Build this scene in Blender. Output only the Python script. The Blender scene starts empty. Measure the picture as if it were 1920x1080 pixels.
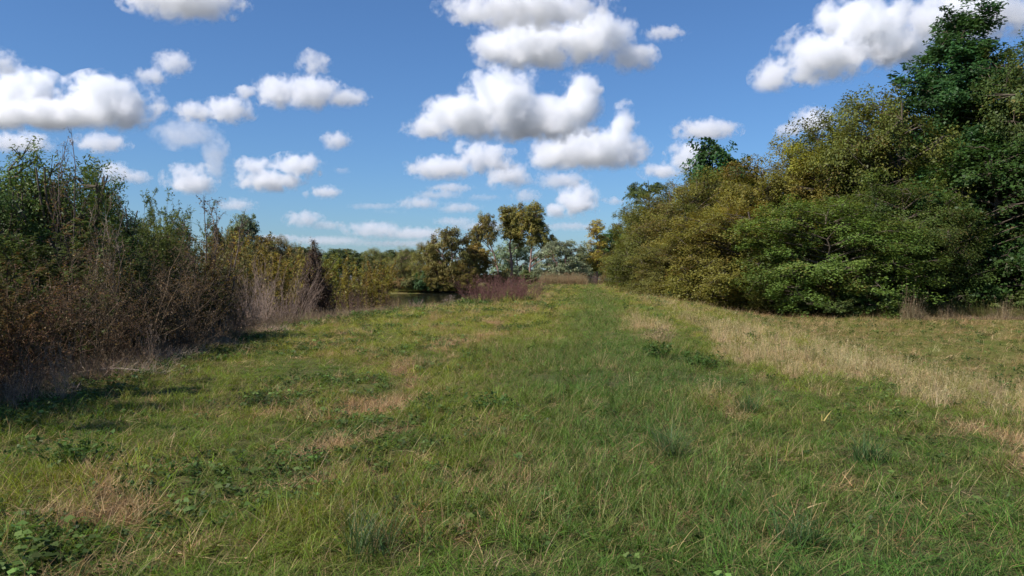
import bpy, bmesh, math, time
import numpy as np
from mathutils import Vector

T0 = time.time()
scene = bpy.context.scene
C = scene.collection
R = math.radians

# ------------------------------------------------------------------ camera
FPX = 1493.0            # focal length in pixels of the 1920 wide photograph
HORIZON = 515.0
CAM_Z = 1.62
cam_data = bpy.data.cameras.new('camera')
cam_data.sensor_width = 36.0
cam_data.lens = 36.0 * FPX / 1920.0
cam_data.clip_start = 0.1
cam_data.clip_end = 60000.0
cam = bpy.data.objects.new('camera', cam_data)
C.objects.link(cam)
cam.location = (0, 0, CAM_Z)
cam.rotation_euler = (R(90) - math.atan((540 - HORIZON) / FPX), 0, 0)
scene.camera = cam

# ------------------------------------------------------------------ sky and sun
SUN_AZ = R(-122)         # from straight ahead, negative is to the left
SUN_EL = R(46)
sun_dir = Vector((math.sin(SUN_AZ) * math.cos(SUN_EL), math.cos(SUN_AZ) * math.cos(SUN_EL), math.sin(SUN_EL)))
world = bpy.data.worlds.new('World')
scene.world = world
world.use_nodes = True
wn = world.node_tree.nodes
bg = wn['Background']
sky = wn.new('ShaderNodeTexSky')
sky.sky_type = 'NISHITA'
sky.sun_disc = False
sky.sun_elevation = SUN_EL
sky.sun_rotation = SUN_AZ
sky.altitude = 200
sky.air_density = 1.05
sky.dust_density = 0.7
sky.ozone_density = 8.0
grade = wn.new('ShaderNodeHueSaturation')          # clear autumn air: a deeper blue than the plain model
grade.inputs['Saturation'].default_value = 1.0
tint = wn.new('ShaderNodeMix'); tint.data_type = 'RGBA'; tint.blend_type = 'MULTIPLY'
tint.inputs[0].default_value = 1.0
tint.inputs[7].default_value = (0.80, 0.955, 1.09, 1)
world.node_tree.links.new(sky.outputs[0], grade.inputs['Color'])
world.node_tree.links.new(grade.outputs[0], tint.inputs[6])
world.node_tree.links.new(tint.outputs[2], bg.inputs[0])
bg.inputs[1].default_value = 0.075
sun_data = bpy.data.lights.new('sun', 'SUN')
sun_data.energy = 4.2
sun_data.angle = R(0.53)
sun_data.color = (1.0, 0.95, 0.89)
sun = bpy.data.objects.new('sun', sun_data)
C.objects.link(sun)
sun.rotation_euler = sun_dir.to_track_quat('Z', 'Y').to_euler()

vs = scene.view_settings
vs.view_transform = 'Standard'
vs.look = 'None'
vs.exposure = 0.62
vs.gamma = 1.0
vs.use_curve_mapping = False
cy = scene.cycles
cy.use_denoising = True
try:
    cy.denoiser = 'OPENIMAGEDENOISE'
    cy.denoising_input_passes = 'RGB_ALBEDO_NORMAL'
    cy.denoising_prefilter = 'ACCURATE'
except Exception:
    pass
cy.max_bounces = 26
cy.diffuse_bounces = 4
cy.glossy_bounces = 2
cy.transmission_bounces = 4
cy.volume_bounces = 11
cy.transparent_max_bounces = 8
cy.caustics_reflective = False
cy.caustics_refractive = False
cy.use_adaptive_sampling = True
cy.adaptive_threshold = 0.015

# ------------------------------------------------------------------ noise
def _hash(ix, iy, iz, seed):
    h = (ix.astype(np.int64) * 374761393 + iy.astype(np.int64) * 668265263 + iz.astype(np.int64) * 2147483647 + seed * 974634211) & 0xFFFFFFFF
    h = ((h ^ (h >> 13)) * 1274126177) & 0xFFFFFFFF
    h = ((h ^ (h >> 16)) * 2246822519) & 0xFFFFFFFF
    return ((h ^ (h >> 15)) & 0xFFFFFF) / float(0xFFFFFF)

def noise2(x, y, seed=0):
    """value noise, 0..1"""
    ix, iy = np.floor(x), np.floor(y)
    fx, fy = x - ix, y - iy
    fx = fx * fx * fx * (fx * (fx * 6 - 15) + 10); fy = fy * fy * fy * (fy * (fy * 6 - 15) + 10)
    z = np.zeros_like(ix)
    a = _hash(ix, iy, z, seed); b = _hash(ix + 1, iy, z, seed)
    c = _hash(ix, iy + 1, z, seed); d = _hash(ix + 1, iy + 1, z, seed)
    return (a * (1 - fx) + b * fx) * (1 - fy) + (c * (1 - fx) + d * fx) * fy

def fbm2(x, y, seed=0, octaves=4):
    x = np.asarray(x, float); y = np.asarray(y, float)
    s, amp, tot = 0.0, 1.0, 0.0
    for o in range(octaves):
        s = s + amp * noise2(x, y, seed + o * 17); tot += amp
        x = x * 2.03 + 11.3; y = y * 2.03 + 5.7; amp *= 0.5
    return s / tot

def noise3(p, seed=0):
    i = np.floor(p); f = p - i
    f = f * f * f * (f * (f * 6 - 15) + 10)
    out = 0.0
    for dx in (0, 1):
        for dy in (0, 1):
            for dz in (0, 1):
                w = (f[:, 0] if dx else 1 - f[:, 0]) * (f[:, 1] if dy else 1 - f[:, 1]) * (f[:, 2] if dz else 1 - f[:, 2])
                out = out + w * _hash(i[:, 0] + dx, i[:, 1] + dy, i[:, 2] + dz, seed)
    return out

def sstep(a, b, x):
    t = np.clip((x - a) / (b - a), 0, 1)
    return t * t * (3 - 2 * t)

# ------------------------------------------------------------------ mesh helpers
def mesh_np(name, verts, quads=None, tris=None, attrs=None, smooth=False):
    """attrs: {name: (domain, type, array)}"""
    me = bpy.data.meshes.new(name)
    verts = np.asarray(verts, np.float32)
    idx, tot = [], []
    if quads is not None and len(quads):
        idx.append(np.asarray(quads, np.int32).ravel()); tot.append(np.full(len(quads), 4, np.int32))
    if tris is not None and len(tris):
        idx.append(np.asarray(tris, np.int32).ravel()); tot.append(np.full(len(tris), 3, np.int32))
    idx = np.concatenate(idx) if idx else np.zeros(0, np.int32)
    tot = np.concatenate(tot) if tot else np.zeros(0, np.int32)
    me.vertices.add(len(verts)); me.vertices.foreach_set('co', verts.ravel())
    if len(tot):
        me.loops.add(len(idx)); me.loops.foreach_set('vertex_index', idx)
        me.polygons.add(len(tot))
        me.polygons.foreach_set('loop_start', np.concatenate([[0], np.cumsum(tot)[:-1]]).astype(np.int32))
        me.polygons.foreach_set('loop_total', tot)
        if smooth:
            me.polygons.foreach_set('use_smooth', np.ones(len(tot), bool))
    for k, (dom, typ, arr) in (attrs or {}).items():
        a = me.attributes.new(k, typ, dom)
        key = {'FLOAT': 'value', 'INT': 'value', 'FLOAT_VECTOR': 'vector', 'FLOAT_COLOR': 'color'}[typ]
        a.data.foreach_set(key, np.asarray(arr, np.int32 if typ == 'INT' else np.float32).ravel())
    me.update(calc_edges=True)
    return me

def link(name, data, parent=None, mat=None):
    o = bpy.data.objects.new(name, data)
    C.objects.link(o)
    if parent is not None:
        o.parent = parent
    if mat is not None and data is not None and len(data.materials) == 0:
        data.materials.append(mat)
    return o

def tag(o, label=None, cat=None, group=None, kind=None):
    if label: o['label'] = label
    if cat: o['category'] = cat
    if group: o['group'] = group
    if kind: o['kind'] = kind
    return o

def new_mat(name):
    m = bpy.data.materials.new(name)
    m.use_nodes = True
    nt = m.node_tree
    nt.nodes.clear()
    out = nt.nodes.new('ShaderNodeOutputMaterial')
    return m, nt, out

class NT:
    """tiny wrapper to write node trees briefly"""
    def __init__(self, nt): self.nt = nt
    def n(self, typ, **kw):
        nd = self.nt.nodes.new(typ)
        for k, v in kw.items(): setattr(nd, k, v)
        return nd
    def link(self, a, b): self.nt.links.new(a, b)
    def _in(self, sock, v):
        if v is None: return
        if hasattr(v, 'is_output') or isinstance(v, bpy.types.NodeSocket): self.link(v, sock)
        else: sock.default_value = v
    def math(self, op, a, b=None, clamp=False):
        nd = self.n('ShaderNodeMath', operation=op, use_clamp=clamp)
        self._in(nd.inputs[0], a); self._in(nd.inputs[1], b)
        return nd.outputs[0]
    def mix(self, f, a, b, blend='MIX'):
        nd = self.n('ShaderNodeMix', data_type='RGBA', blend_type=blend)
        self._in(nd.inputs[0], f); self._in(nd.inputs[6], a); self._in(nd.inputs[7], b)
        return nd.outputs[2]
    def attr(self, name, typ='GEOMETRY'):
        nd = self.n('ShaderNodeAttribute', attribute_name=name, attribute_type=typ)
        return nd
    def noise(self, scale, detail=3, rough=0.5, vec=None):
        nd = self.n('ShaderNodeTexNoise')
        nd.inputs['Scale'].default_value = scale; nd.inputs['Detail'].default_value = detail; nd.inputs['Roughness'].default_value = rough
        if vec is not None: self.link(vec, nd.inputs['Vector'])
        return nd.outputs[0]
    def hsv(self, col, h, s, v):
        nd = self.n('ShaderNodeHueSaturation')
        self._in(nd.inputs[0], h); self._in(nd.inputs[1], s); self._in(nd.inputs[2], v); self._in(nd.inputs[4], col)
        return nd.outputs[0]
# ------------------------------------------------------------------ lay of the land
TH = math.atan((1095 - 960) / FPX)           # heading of the embankment
SU, CU = math.sin(TH), math.cos(TH)
WATER_Z = -1.75

def uv(x, y):
    """u: metres to the right of the line the photographer walks, v: metres along the embankment"""
    x = np.asarray(x, float); y = np.asarray(y, float)
    return x * CU - y * SU, x * SU + y * CU

def xy(u, v):
    return u * CU + v * SU, -u * SU + v * CU

def left_edge(v):
    return -7.4 - 1.6 * sstep(6, 26, v) + 2.5 * sstep(33, 46, v) + 0.35 * np.sin(v * 0.21) - 1.0 * sstep(70, 120, v)

def right_edge(v):
    return 2.6 + 0.5 * np.sin(v * 0.13 + 1.0) + 0.8 * (1 - sstep(4, 14, v))

def pond_amount(u, v):
    """1 inside the pond basin"""
    wob = 3.0 * (fbm2(u * 0.05 + 3, v * 0.05, 5, 3) - 0.5)
    a = sstep(0.0, 3.2, (left_edge(v) - 3.0 - 16 * (1 - sstep(24, 40, v)) + wob * 0.5) - u)
    b = 1 - sstep(136 + wob * 2, 142 + wob * 2, v)
    c = sstep(2, 14, v + 0.2 * (-u))
    d = 1 - sstep(150, 170, -u)
    return a * b * c * d

def height(x, y):
    u, v = uv(x, y)
    z = 0.10 * (fbm2(x * 0.35, y * 0.35, 1, 3) - 0.5) + 0.05 * (fbm2(x * 1.6, y * 1.6, 2, 2) - 0.5)
    z = z - 0.05 * np.exp(-((u + 2.7) / 0.4) ** 2) - 0.03 * np.exp(-((u - 2.3) / 0.45) ** 2)
    le, re = left_edge(v), right_edge(v)
    z = z - 1.25 * sstep(0, 4.6, le - u)
    z = z - 1.35 * sstep(0, 11.0, u - re) + 0.25 * sstep(18, 60, u)
    p = pond_amount(u, v)
    z = z - p * 1.25
    z = z + 0.5 * sstep(160, 320, v) * sstep(-12, 12, -u + re)
    return z

def hz(x, y):
    return float(height(np.array([x]), np.array([y]))[0])

GREEN_LUSH = np.array((0.060, 0.138, 0.028)); GREEN_MID = np.array((0.098, 0.166, 0.019)); GREEN_YEL = np.array((0.205, 0.228, 0.027))
STRAW = np.array((0.56, 0.44, 0.23)); THATCH = np.array((0.27, 0.165, 0.075)); OLIVE = np.array((0.118, 0.145, 0.033))

def grass_zone(x, y):
    """what grows where: colour of the living blades, share of dead blades, share of straw, relative length"""
    u, v = uv(x, y)
    n1 = fbm2(x * 0.22 + 7, y * 0.13, 11, 4); n2 = fbm2(x * 0.9, y * 0.5, 12, 3); n3 = fbm2(x * 2.6, y * 1.7, 13, 3)
    lush = sstep(-2.0, 1.0, u + (n1 - 0.5) * 3.5 + (n2 - 0.5) * 2.5) * (1 - sstep(1.2, 3.4, u + (n2 - 0.5) * 3.0))
    lush = np.maximum(lush, 0.75 * (1 - sstep(4.0, 11.0, v + (n1 - 0.5) * 5)) * sstep(-2.6, 1.2, u + (n2 - 0.5) * 3))
    yel = np.clip(0.30 + 1.7 * (n2 - 0.45) + 0.65 * sstep(8, 26, v), 0, 1)
    col = GREEN_MID[None] * (1 - yel[:, None]) + GREEN_YEL[None] * yel[:, None]
    col = col * (1 - 0.7 * lush[:, None]) + GREEN_LUSH[None] * 0.7 * lush[:, None]
    field = sstep(7.5, 10.0, u + (n1 - 0.5) * 3)
    col = col * (1 - 0.75 * field[:, None]) + OLIVE[None] * 0.75 * field[:, None]
    track = np.exp(-((u + 2.75 + 0.35 * np.sin(v * 0.5) + (n2 - 0.5) * 0.9) / 0.33) ** 2) * sstep(0.44, 0.64, n3 * 0.6 + n2 * 0.4 + 0.02) * 0.8
    dead = np.clip(0.13 + 1.2 * (n3 - 0.52) + 1.0 * (n2 - 0.55), 0.05, 0.48)
    dead = np.clip(dead * (1 - 0.45 * lush) * (1 - 0.5 * field) + 1.2 * track + 0.16 * field * n2 * 1.6, 0, 1)
    lp = sstep(0.25, 0.7, (1 - np.abs((u - 5.0) / 2.7)) + (n2 - 0.5) * 3.6 + (n3 - 0.5) * 2.0 - 0.12) * sstep(9.0, 12.5, v + (n1 - 0.5) * 3) * (1 - 0.85 * sstep(24, 38, v))
    near_right = sstep(3.1, 3.9, u + (n2 - 0.5) * 0.8) * (1 - sstep(8, 10, v)) * sstep(0.42, 0.6, n3)
    dead = np.clip(dead + 0.9 * near_right, 0, 1)
    far_left = sstep(20, 40, v) * sstep(3.5, 5.5, -u) * 0.15
    length = 0.72 + 0.22 * lush - 0.45 * track - 0.25 * field + 0.9 * (n2 - 0.5) + 0.5 * (n1 - 0.5)
    return u, v, col, dead, np.clip(lp + far_left * n2, 0, 1), length, lush, track, field

# ------------------------------------------------------------------ ground sheet
def build_ground():
    rad = np.concatenate([np.linspace(0.0, 3.0, 8)[1:], 3.0 * (120 / 3.0) ** (np.linspace(0, 1, 250)[1:]), 120 * (30000 / 120) ** (np.linspace(0, 1, 50)[1:])])
    na = 420
    ang = np.concatenate([np.linspace(R(-50), R(50), 300), np.linspace(R(50), R(310), na - 300 + 1)[1:-1]])
    na = len(ang)
    rr, aa = np.meshgrid(rad, ang, indexing='ij')
    x = (rr * np.sin(aa)).ravel(); y = (rr * np.cos(aa)).ravel()
    z = height(x, y)
    far = sstep(300, 900, np.hypot(x, y))
    z = z * (1 - far) - 0.6 * far
    verts = np.column_stack([x, y, z])
    verts = np.vstack([[0, 0, hz(0, 0)], verts])
    nr = len(rad)
    i, j = np.meshgrid(np.arange(nr - 1), np.arange(na), indexing='ij')
    j2 = (j + 1) % na
    quads = np.column_stack([(1 + i * na + j).ravel(), (1 + i * na + j2).ravel(), (1 + (i + 1) * na + j2).ravel(), (1 + (i + 1) * na + j).ravel()])
    jj = np.arange(na)
    tris = np.column_stack([np.zeros(na, int), 1 + (jj + 1) % na, 1 + jj])
    u, v, col, dead, lp, ln, lush, track, field = grass_zone(verts[:, 0], verts[:, 1])
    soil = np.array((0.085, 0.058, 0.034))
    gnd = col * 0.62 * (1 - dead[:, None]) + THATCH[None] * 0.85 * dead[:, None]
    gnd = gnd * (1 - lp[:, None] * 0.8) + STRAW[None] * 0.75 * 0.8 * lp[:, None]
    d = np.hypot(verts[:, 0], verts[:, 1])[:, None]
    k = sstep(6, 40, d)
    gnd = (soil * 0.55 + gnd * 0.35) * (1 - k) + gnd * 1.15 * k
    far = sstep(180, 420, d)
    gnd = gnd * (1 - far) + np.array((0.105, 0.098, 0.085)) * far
    p = pond_amount(u, v)[:, None]
    bank = sstep(0.2, 2.0, left_edge(v) - u)[:, None] * (1 - p) * (1 - sstep(120, 130, v))[:, None]
    gnd = gnd * (1 - bank) + np.array((0.13, 0.095, 0.065)) * bank
    gnd = gnd * (1 - p) + np.array((0.05, 0.042, 0.03)) * p
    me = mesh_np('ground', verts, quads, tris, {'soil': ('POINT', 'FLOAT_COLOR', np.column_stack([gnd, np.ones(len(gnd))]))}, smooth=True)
    m, nt, out = new_mat('turf_soil'); b = NT(nt)
    geo = b.n('ShaderNodeNewGeometry').outputs['Position']
    a = b.attr('soil').outputs['Color']
    n1 = b.noise(6.0, 5, 0.65, geo); n2 = b.noise(0.7, 4, 0.6, geo)
    f = b.n('ShaderNodeMapRange'); b.link(n1, f.inputs[0])
    for kx, val in zip((1, 2, 3, 4), (0.3, 0.7, 0.65, 1.3)): f.inputs[kx].default_value = val
    f2 = b.n('ShaderNodeMapRange'); b.link(n2, f2.inputs[0])
    for kx, val in zip((1, 2, 3, 4), (0.3, 0.7, 0.8, 1.2)): f2.inputs[kx].default_value = val
    colr = b.hsv(a, 0.5, 1.0, b.math('MULTIPLY', f.outputs[0], f2.outputs[0]))
    bs = b.n('ShaderNodeBsdfPrincipled'); b.link(colr, bs.inputs['Base Color']); bs.inputs['Roughness'].default_value = 0.95
    bs.inputs['Specular IOR Level'].default_value = 0.1
    bp = b.n('ShaderNodeBump'); bp.inputs['Strength'].default_value = 0.8; bp.inputs['Distance'].default_value = 0.06
    b.link(n1, bp.inputs['Height']); b.link(bp.outputs[0], bs.inputs['Normal'])
    b.link(bs.outputs[0], out.inputs['Surface'])
    o = link('ground', me, None, m)
    return tag(o, 'grassy embankment top sloping to a pond and a field', None, None, 'structure')
build_ground()

def build_pond():
    # an outline that stays inside the basin, the basin's banks rise through it
    us = np.linspace(-175, -9, 2); vs = np.linspace(0, 140, 2)
    pts = [xy(-175, 0), xy(-8.5, 0), xy(-8.5, 150), xy(-175, 150)]
    me = mesh_np('pond_water', [(p[0], p[1], WATER_Z) for p in pts], [(0, 1, 2, 3)])
    m, nt, out = new_mat('pond_water'); b = NT(nt)
    bs = b.n('ShaderNodeBsdfPrincipled')
    geo = b.n('ShaderNodeNewGeometry').outputs['Position']
    bs.inputs['Base Color'].default_value = (0.030, 0.032, 0.020, 1)
    bs.inputs['Roughness'].default_value = 0.06
    bs.inputs['IOR'].default_value = 1.33
    bp = b.n('ShaderNodeBump'); bp.inputs['Strength'].default_value = 0.25; bp.inputs['Distance'].default_value = 0.03
    b.link(b.noise(1.6, 3, 0.5, geo), bp.inputs['Height']); b.link(bp.outputs[0], bs.inputs['Normal'])
    b.link(bs.outputs[0], out.inputs['Surface'])
    o = link('pond_water', me, None, m)
    return tag(o, 'still dark pond water behind the bank shrubs', None, None, 'structure')
build_pond()
print('land', round(time.time() - T0, 1))
# ------------------------------------------------------------------ plant materials
def leaf_material(name, drycol, transl=0.36, gloss=0.22):
    m, nt, out = new_mat(name); b = NT(nt)
    oi = b.n('ShaderNodeObjectInfo')
    t = b.attr('tone').outputs['Fac']; d = b.attr('dryness').outputs['Fac']; od = b.attr('dry', 'OBJECT').outputs['Fac']
    isdry = b.math('MULTIPLY', b.math('SUBTRACT', od, d), 6.0, clamp=True)
    hue = b.math('ADD', b.math('MULTIPLY', d, 0.05), 0.475)
    base = b.hsv(oi.outputs['Color'], hue, 1.0, 1.0)
    col = b.mix(isdry, base, drycol)
    col = b.hsv(col, 0.5, 1.0, b.math('MULTIPLY', t, 1.6))
    p = b.n('ShaderNodeBsdfPrincipled')
    b.link(col, p.inputs['Base Color']); p.inputs['Roughness'].default_value = 0.5; p.inputs['Specular IOR Level'].default_value = gloss
    tr = b.n('ShaderNodeBsdfTranslucent')
    b.link(b.hsv(col, 0.485, 1.1, 1.25), tr.inputs['Color'])
    mx = b.n('ShaderNodeMixShader'); mx.inputs[0].default_value = transl
    b.link(p.outputs[0], mx.inputs[1]); b.link(tr.outputs[0], mx.inputs[2])
    b.link(mx.outputs[0], out.inputs['Surface'])
    return m

LEAF = leaf_material('leaf', (0.135, 0.088, 0.026, 1))
LEAF_FAR = leaf_material('leaf_willow', (0.135, 0.085, 0.032, 1))

def bark_material():
    m, nt, out = new_mat('bark'); b = NT(nt)
    oi = b.n('ShaderNodeObjectInfo'); t = b.attr('tone').outputs['Fac']
    geo = b.n('ShaderNodeNewGeometry').outputs['Position']
    n = b.noise(9.0, 4, 0.6, geo)
    f = b.n('ShaderNodeMapRange'); b.link(n, f.inputs[0])
    for kx, val in zip((1, 2, 3, 4), (0.3, 0.7, 0.6, 1.35)): f.inputs[kx].default_value = val
    col = b.hsv(oi.outputs['Color'], 0.5, 1.0, b.math('MULTIPLY', f.outputs[0], t))
    p = b.n('ShaderNodeBsdfPrincipled'); b.link(col, p.inputs['Base Color']); p.inputs['Roughness'].default_value = 0.85
    p.inputs['Specular IOR Level'].default_value = 0.2
    b.link(p.outputs[0], out.inputs['Surface'])
    return m
BARK = bark_material()

# ------------------------------------------------------------------ plant geometry
def unit(a):
    return a / np.maximum(np.linalg.norm(a, axis=-1, keepdims=True), 1e-9)

class Geo:
    def __init__(self): self.v, self.q, self.n, self.t, self.d = [], [], 0, [], []
    def _add(self, v, q, tone, dry):
        self.v.append(v); self.q.append(q + self.n); self.n += len(v); self.t.append(tone); self.d.append(dry)
    def sticks(self, p0, p1, r0, r1, tone=1.0, k=3):
        p0 = np.atleast_2d(p0).astype(float); p1 = np.atleast_2d(p1).astype(float)
        n = len(p0)
        if n == 0: return
        r0 = np.broadcast_to(np.asarray(r0, float), (n,)); r1 = np.broadcast_to(np.asarray(r1, float), (n,))
        tone = np.broadcast_to(np.asarray(tone, float), (n,))
        ax = unit(p1 - p0)
        ref = np.where(np.abs(ax[:, 2:3]) > 0.9, np.array([[1.0, 0, 0]]), np.array([[0, 0, 1.0]]))
        a = unit(np.cross(ax, ref)); bb = np.cross(ax, a)
        ring = []
        for p, r in ((p0, r0), (p1, r1)):
            for i in range(k):
                th = 2 * math.pi * i / k
                ring.append(p + (a * math.cos(th) + bb * math.sin(th)) * r[:, None])
        v = np.stack(ring, 1).reshape(-1, 3)
        base = (np.arange(n) * 2 * k)[:, None]
        q = np.concatenate([np.stack([base[:, 0] + i, base[:, 0] + (i + 1) % k, base[:, 0] + k + (i + 1) % k, base[:, 0] + k + i], 1)[:, None] for i in range(k)], 1).reshape(-1, 4)
        self._add(v, q, np.repeat(tone, k), np.zeros(n * k))
    def tube(self, pts, rad, k=7, tone=1.0):
        pts = np.asarray(pts, float); rad = np.asarray(rad, float); m = len(pts)
        tan = np.gradient(pts, axis=0); tan = unit(tan)
        ref = np.array([1.0, 0.13, 0.0])
        a = unit(np.cross(tan, ref)); bb = np.cross(tan, a)
        th = np.arange(k) * 2 * math.pi / k
        v = pts[:, None] + (a[:, None] * np.cos(th)[None, :, None] + bb[:, None] * np.sin(th)[None, :, None]) * rad[:, None, None]
        i, j = np.meshgrid(np.arange(m - 1), np.arange(k), indexing='ij'); j2 = (j + 1) % k
        q = np.stack([i * k + j, i * k + j2, (i + 1) * k + j2, (i + 1) * k + j], -1).reshape(-1, 4)
        self._add(v.reshape(-1, 3), q, np.full(len(q), tone), np.zeros(len(q)))
    def leaves(self, c, nrm, ax, L, W, tone, dry, fold=0.18):
        n = len(c)
        if n == 0: return
        ax = unit(ax - nrm * np.sum(ax * nrm, 1, keepdims=True)); sd = np.cross(nrm, ax)
        L = np.broadcast_to(np.asarray(L, float), (n,))[:, None]; W = np.broadcast_to(np.asarray(W, float), (n,))[:, None]
        b0 = c - ax * L * 0.5; tip = c + ax * L * 0.5 - nrm * L * 0.12
        l = c + sd * W * 0.5 + nrm * W * fold - ax * L * 0.06; r = c - sd * W * 0.5 + nrm * W * fold - ax * L * 0.06
        v = np.stack([b0, r, tip, l], 1).reshape(-1, 3)
        q = (np.arange(n) * 4)[:, None] + np.arange(4)[None]
        self._add(v, q, np.broadcast_to(tone, (n,)), np.broadcast_to(dry, (n,)))
    def mesh(self, name, mat, smooth=False):
        v = np.concatenate(self.v); q = np.concatenate(self.q); t = np.concatenate(self.t); d = np.concatenate(self.d)
        me = mesh_np(name, v, q, None, {'tone': ('FACE', 'FLOAT', t), 'dryness': ('FACE', 'FLOAT', d)}, smooth)
        me.materials.append(mat)
        return me

class Proto:
    """the meshes of one kind of plant; parts = [(name, mesh, 'leaf' or 'bark')]"""
    def __init__(self, H, W, parts): self.H, self.W, self.parts = H, W, parts

def rand_dirs(rng, n):
    return unit(rng.normal(size=(n, 3)))

def crown_tree(seed, H, lobes, n_clump, clump_r, per_clump, L, Wd, trunks, flat=0.7, droop=0.0, shell=0.5, upr=0.55, mat=None, trunk_r=0.16, squash_ground=True, twigs=5, spread=0.46, minz=0.35, round_leaf=False):
    rng = np.random.default_rng(seed)
    lob = np.array(lobes, float)
    w = (lob[:, 3] * lob[:, 4] * lob[:, 5]) ** 0.72; w /= w.sum()
    cl = []
    tries = 0
    while len(cl) < n_clump and tries < n_clump * 30:
        tries += 1
        l = lob[rng.choice(len(lob), p=w)]
        d = rand_dirs(rng, 1)[0]
        q = shell + (1 - shell) * rng.uniform() ** 0.6
        p = l[:3] + d * l[3:6] * q * (0.92 + 0.16 * rng.uniform())
        if p[2] < minz: continue
        if cl and np.min(np.linalg.norm(np.array(cl) - p, axis=1)) < clump_r * 0.55: continue
        cl.append(p)
    cl = np.array(cl)
    bark, leaf = Geo(), Geo()
    tp = []
    for pts, r in trunks:
        pts = np.array(pts, float)
        t = np.linspace(0, 1, len(pts)); tt = np.linspace(0, 1, 14)
        pp = np.column_stack([np.interp(tt, t, pts[:, i]) for i in range(3)])
        pp[1:, :2] += rng.normal(size=(13, 2)) * 0.02 * H * 0.3
        rad = r * (1 - 0.86 * tt) + 0.012
        rad[0] *= 1.35
        bark.tube(pp, rad, 7, rng.uniform(0.85, 1.15))
        tp.append(np.column_stack([pp, rad]))
    tp = np.concatenate(tp)
    cen = lob[:, :3].mean(0)
    for i, c in enumerate(cl):
        hd = np.linalg.norm(tp[:, :2] - c[:2], axis=1)
        want = c[2] - 0.55 * hd
        s = np.argmin(np.abs(tp[:, 2] - np.maximum(want, 0.12 * H)) + 0.35 * hd)
        p0 = tp[s, :3]; r0 = min(tp[s, 3] * 0.6, 0.03 + 0.012 * np.linalg.norm(c - p0))
        tt = np.linspace(0, 1, 6)[:, None]
        mid = (p0 + c) / 2 + np.array([0, 0, 0.10 * np.linalg.norm(c - p0)]) + rng.normal(size=3) * 0.04 * np.linalg.norm(c - p0)
        path = (1 - tt) ** 2 * p0 + 2 * tt * (1 - tt) * mid + tt ** 2 * c
        bark.tube(path, r0 * (1 - 0.8 * tt[:, 0]) + 0.006, 4, rng.uniform(0.8, 1.2))
        r = clump_r * rng.uniform(0.7, 1.35)
        n = int(per_clump * (r / clump_r) ** 2 * rng.uniform(0.75, 1.2))
        dr = rand_dirs(rng, n)
        # several sub-sprays inside the clump so that it is not a ball
        ns = 7
        sub = rand_dirs(rng, ns) * r * rng.uniform(0.35, 0.95, (ns, 1)) * np.array([1, 1, flat])
        pick = rng.integers(0, ns, n)
        pos = sub[pick] + dr * (r * spread) * (rng.uniform(size=(n, 1)) ** 0.5) * np.array([1, 1, flat])
        pos[:, 2] -= droop * r * np.sum(pos[:, :2] ** 2, 1) / r ** 2 * 0.6
        pos = c + pos
        outw = unit(pos - (cen * 0.5 + c * 0.5) + 1e-4)
        nrm = unit(outw * 0.5 + np.array([0, 0, upr]) + rng.normal(size=(n, 3)) * 0.45)
        ax = unit(outw * np.array([1, 1, 0.2]) + rng.normal(size=(n, 3)) * 0.6 + np.array([0, 0, -droop]))
        ctone = rng.uniform(0.62, 1.28); cd = rng.uniform()
        tone = ctone * rng.uniform(0.7, 1.3, n)
        dry = np.clip(0.55 * cd + 0.45 * rng.uniform(size=n), 0, 1)
        sc = rng.uniform(0.6, 1.3, n)
        if squash_ground: pos[:, 2] = np.maximum(pos[:, 2], 0.03 + 0.25 * rng.uniform(size=n))
        leaf.leaves(pos, nrm, ax, L * sc, Wd * sc, tone, dry)
        k = min(twigs, n)
        if k:
            e = pos[rng.choice(n, k, replace=False)]
            bark.sticks(np.repeat(c[None], k, 0), e, 0.012 + 0.0006 * H, 0.004, rng.uniform(0.8, 1.2, k))
    allz = cl[:, 2].max() + clump_r * 0.6
    return Proto(allz, 2 * np.percentile(np.hypot(cl[:, 0], cl[:, 1]), 97) + clump_r, [('trunk', bark.mesh('trunk', BARK), 'bark'), ('crown', leaf.mesh('crown', mat or LEAF), 'leaf')])

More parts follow.
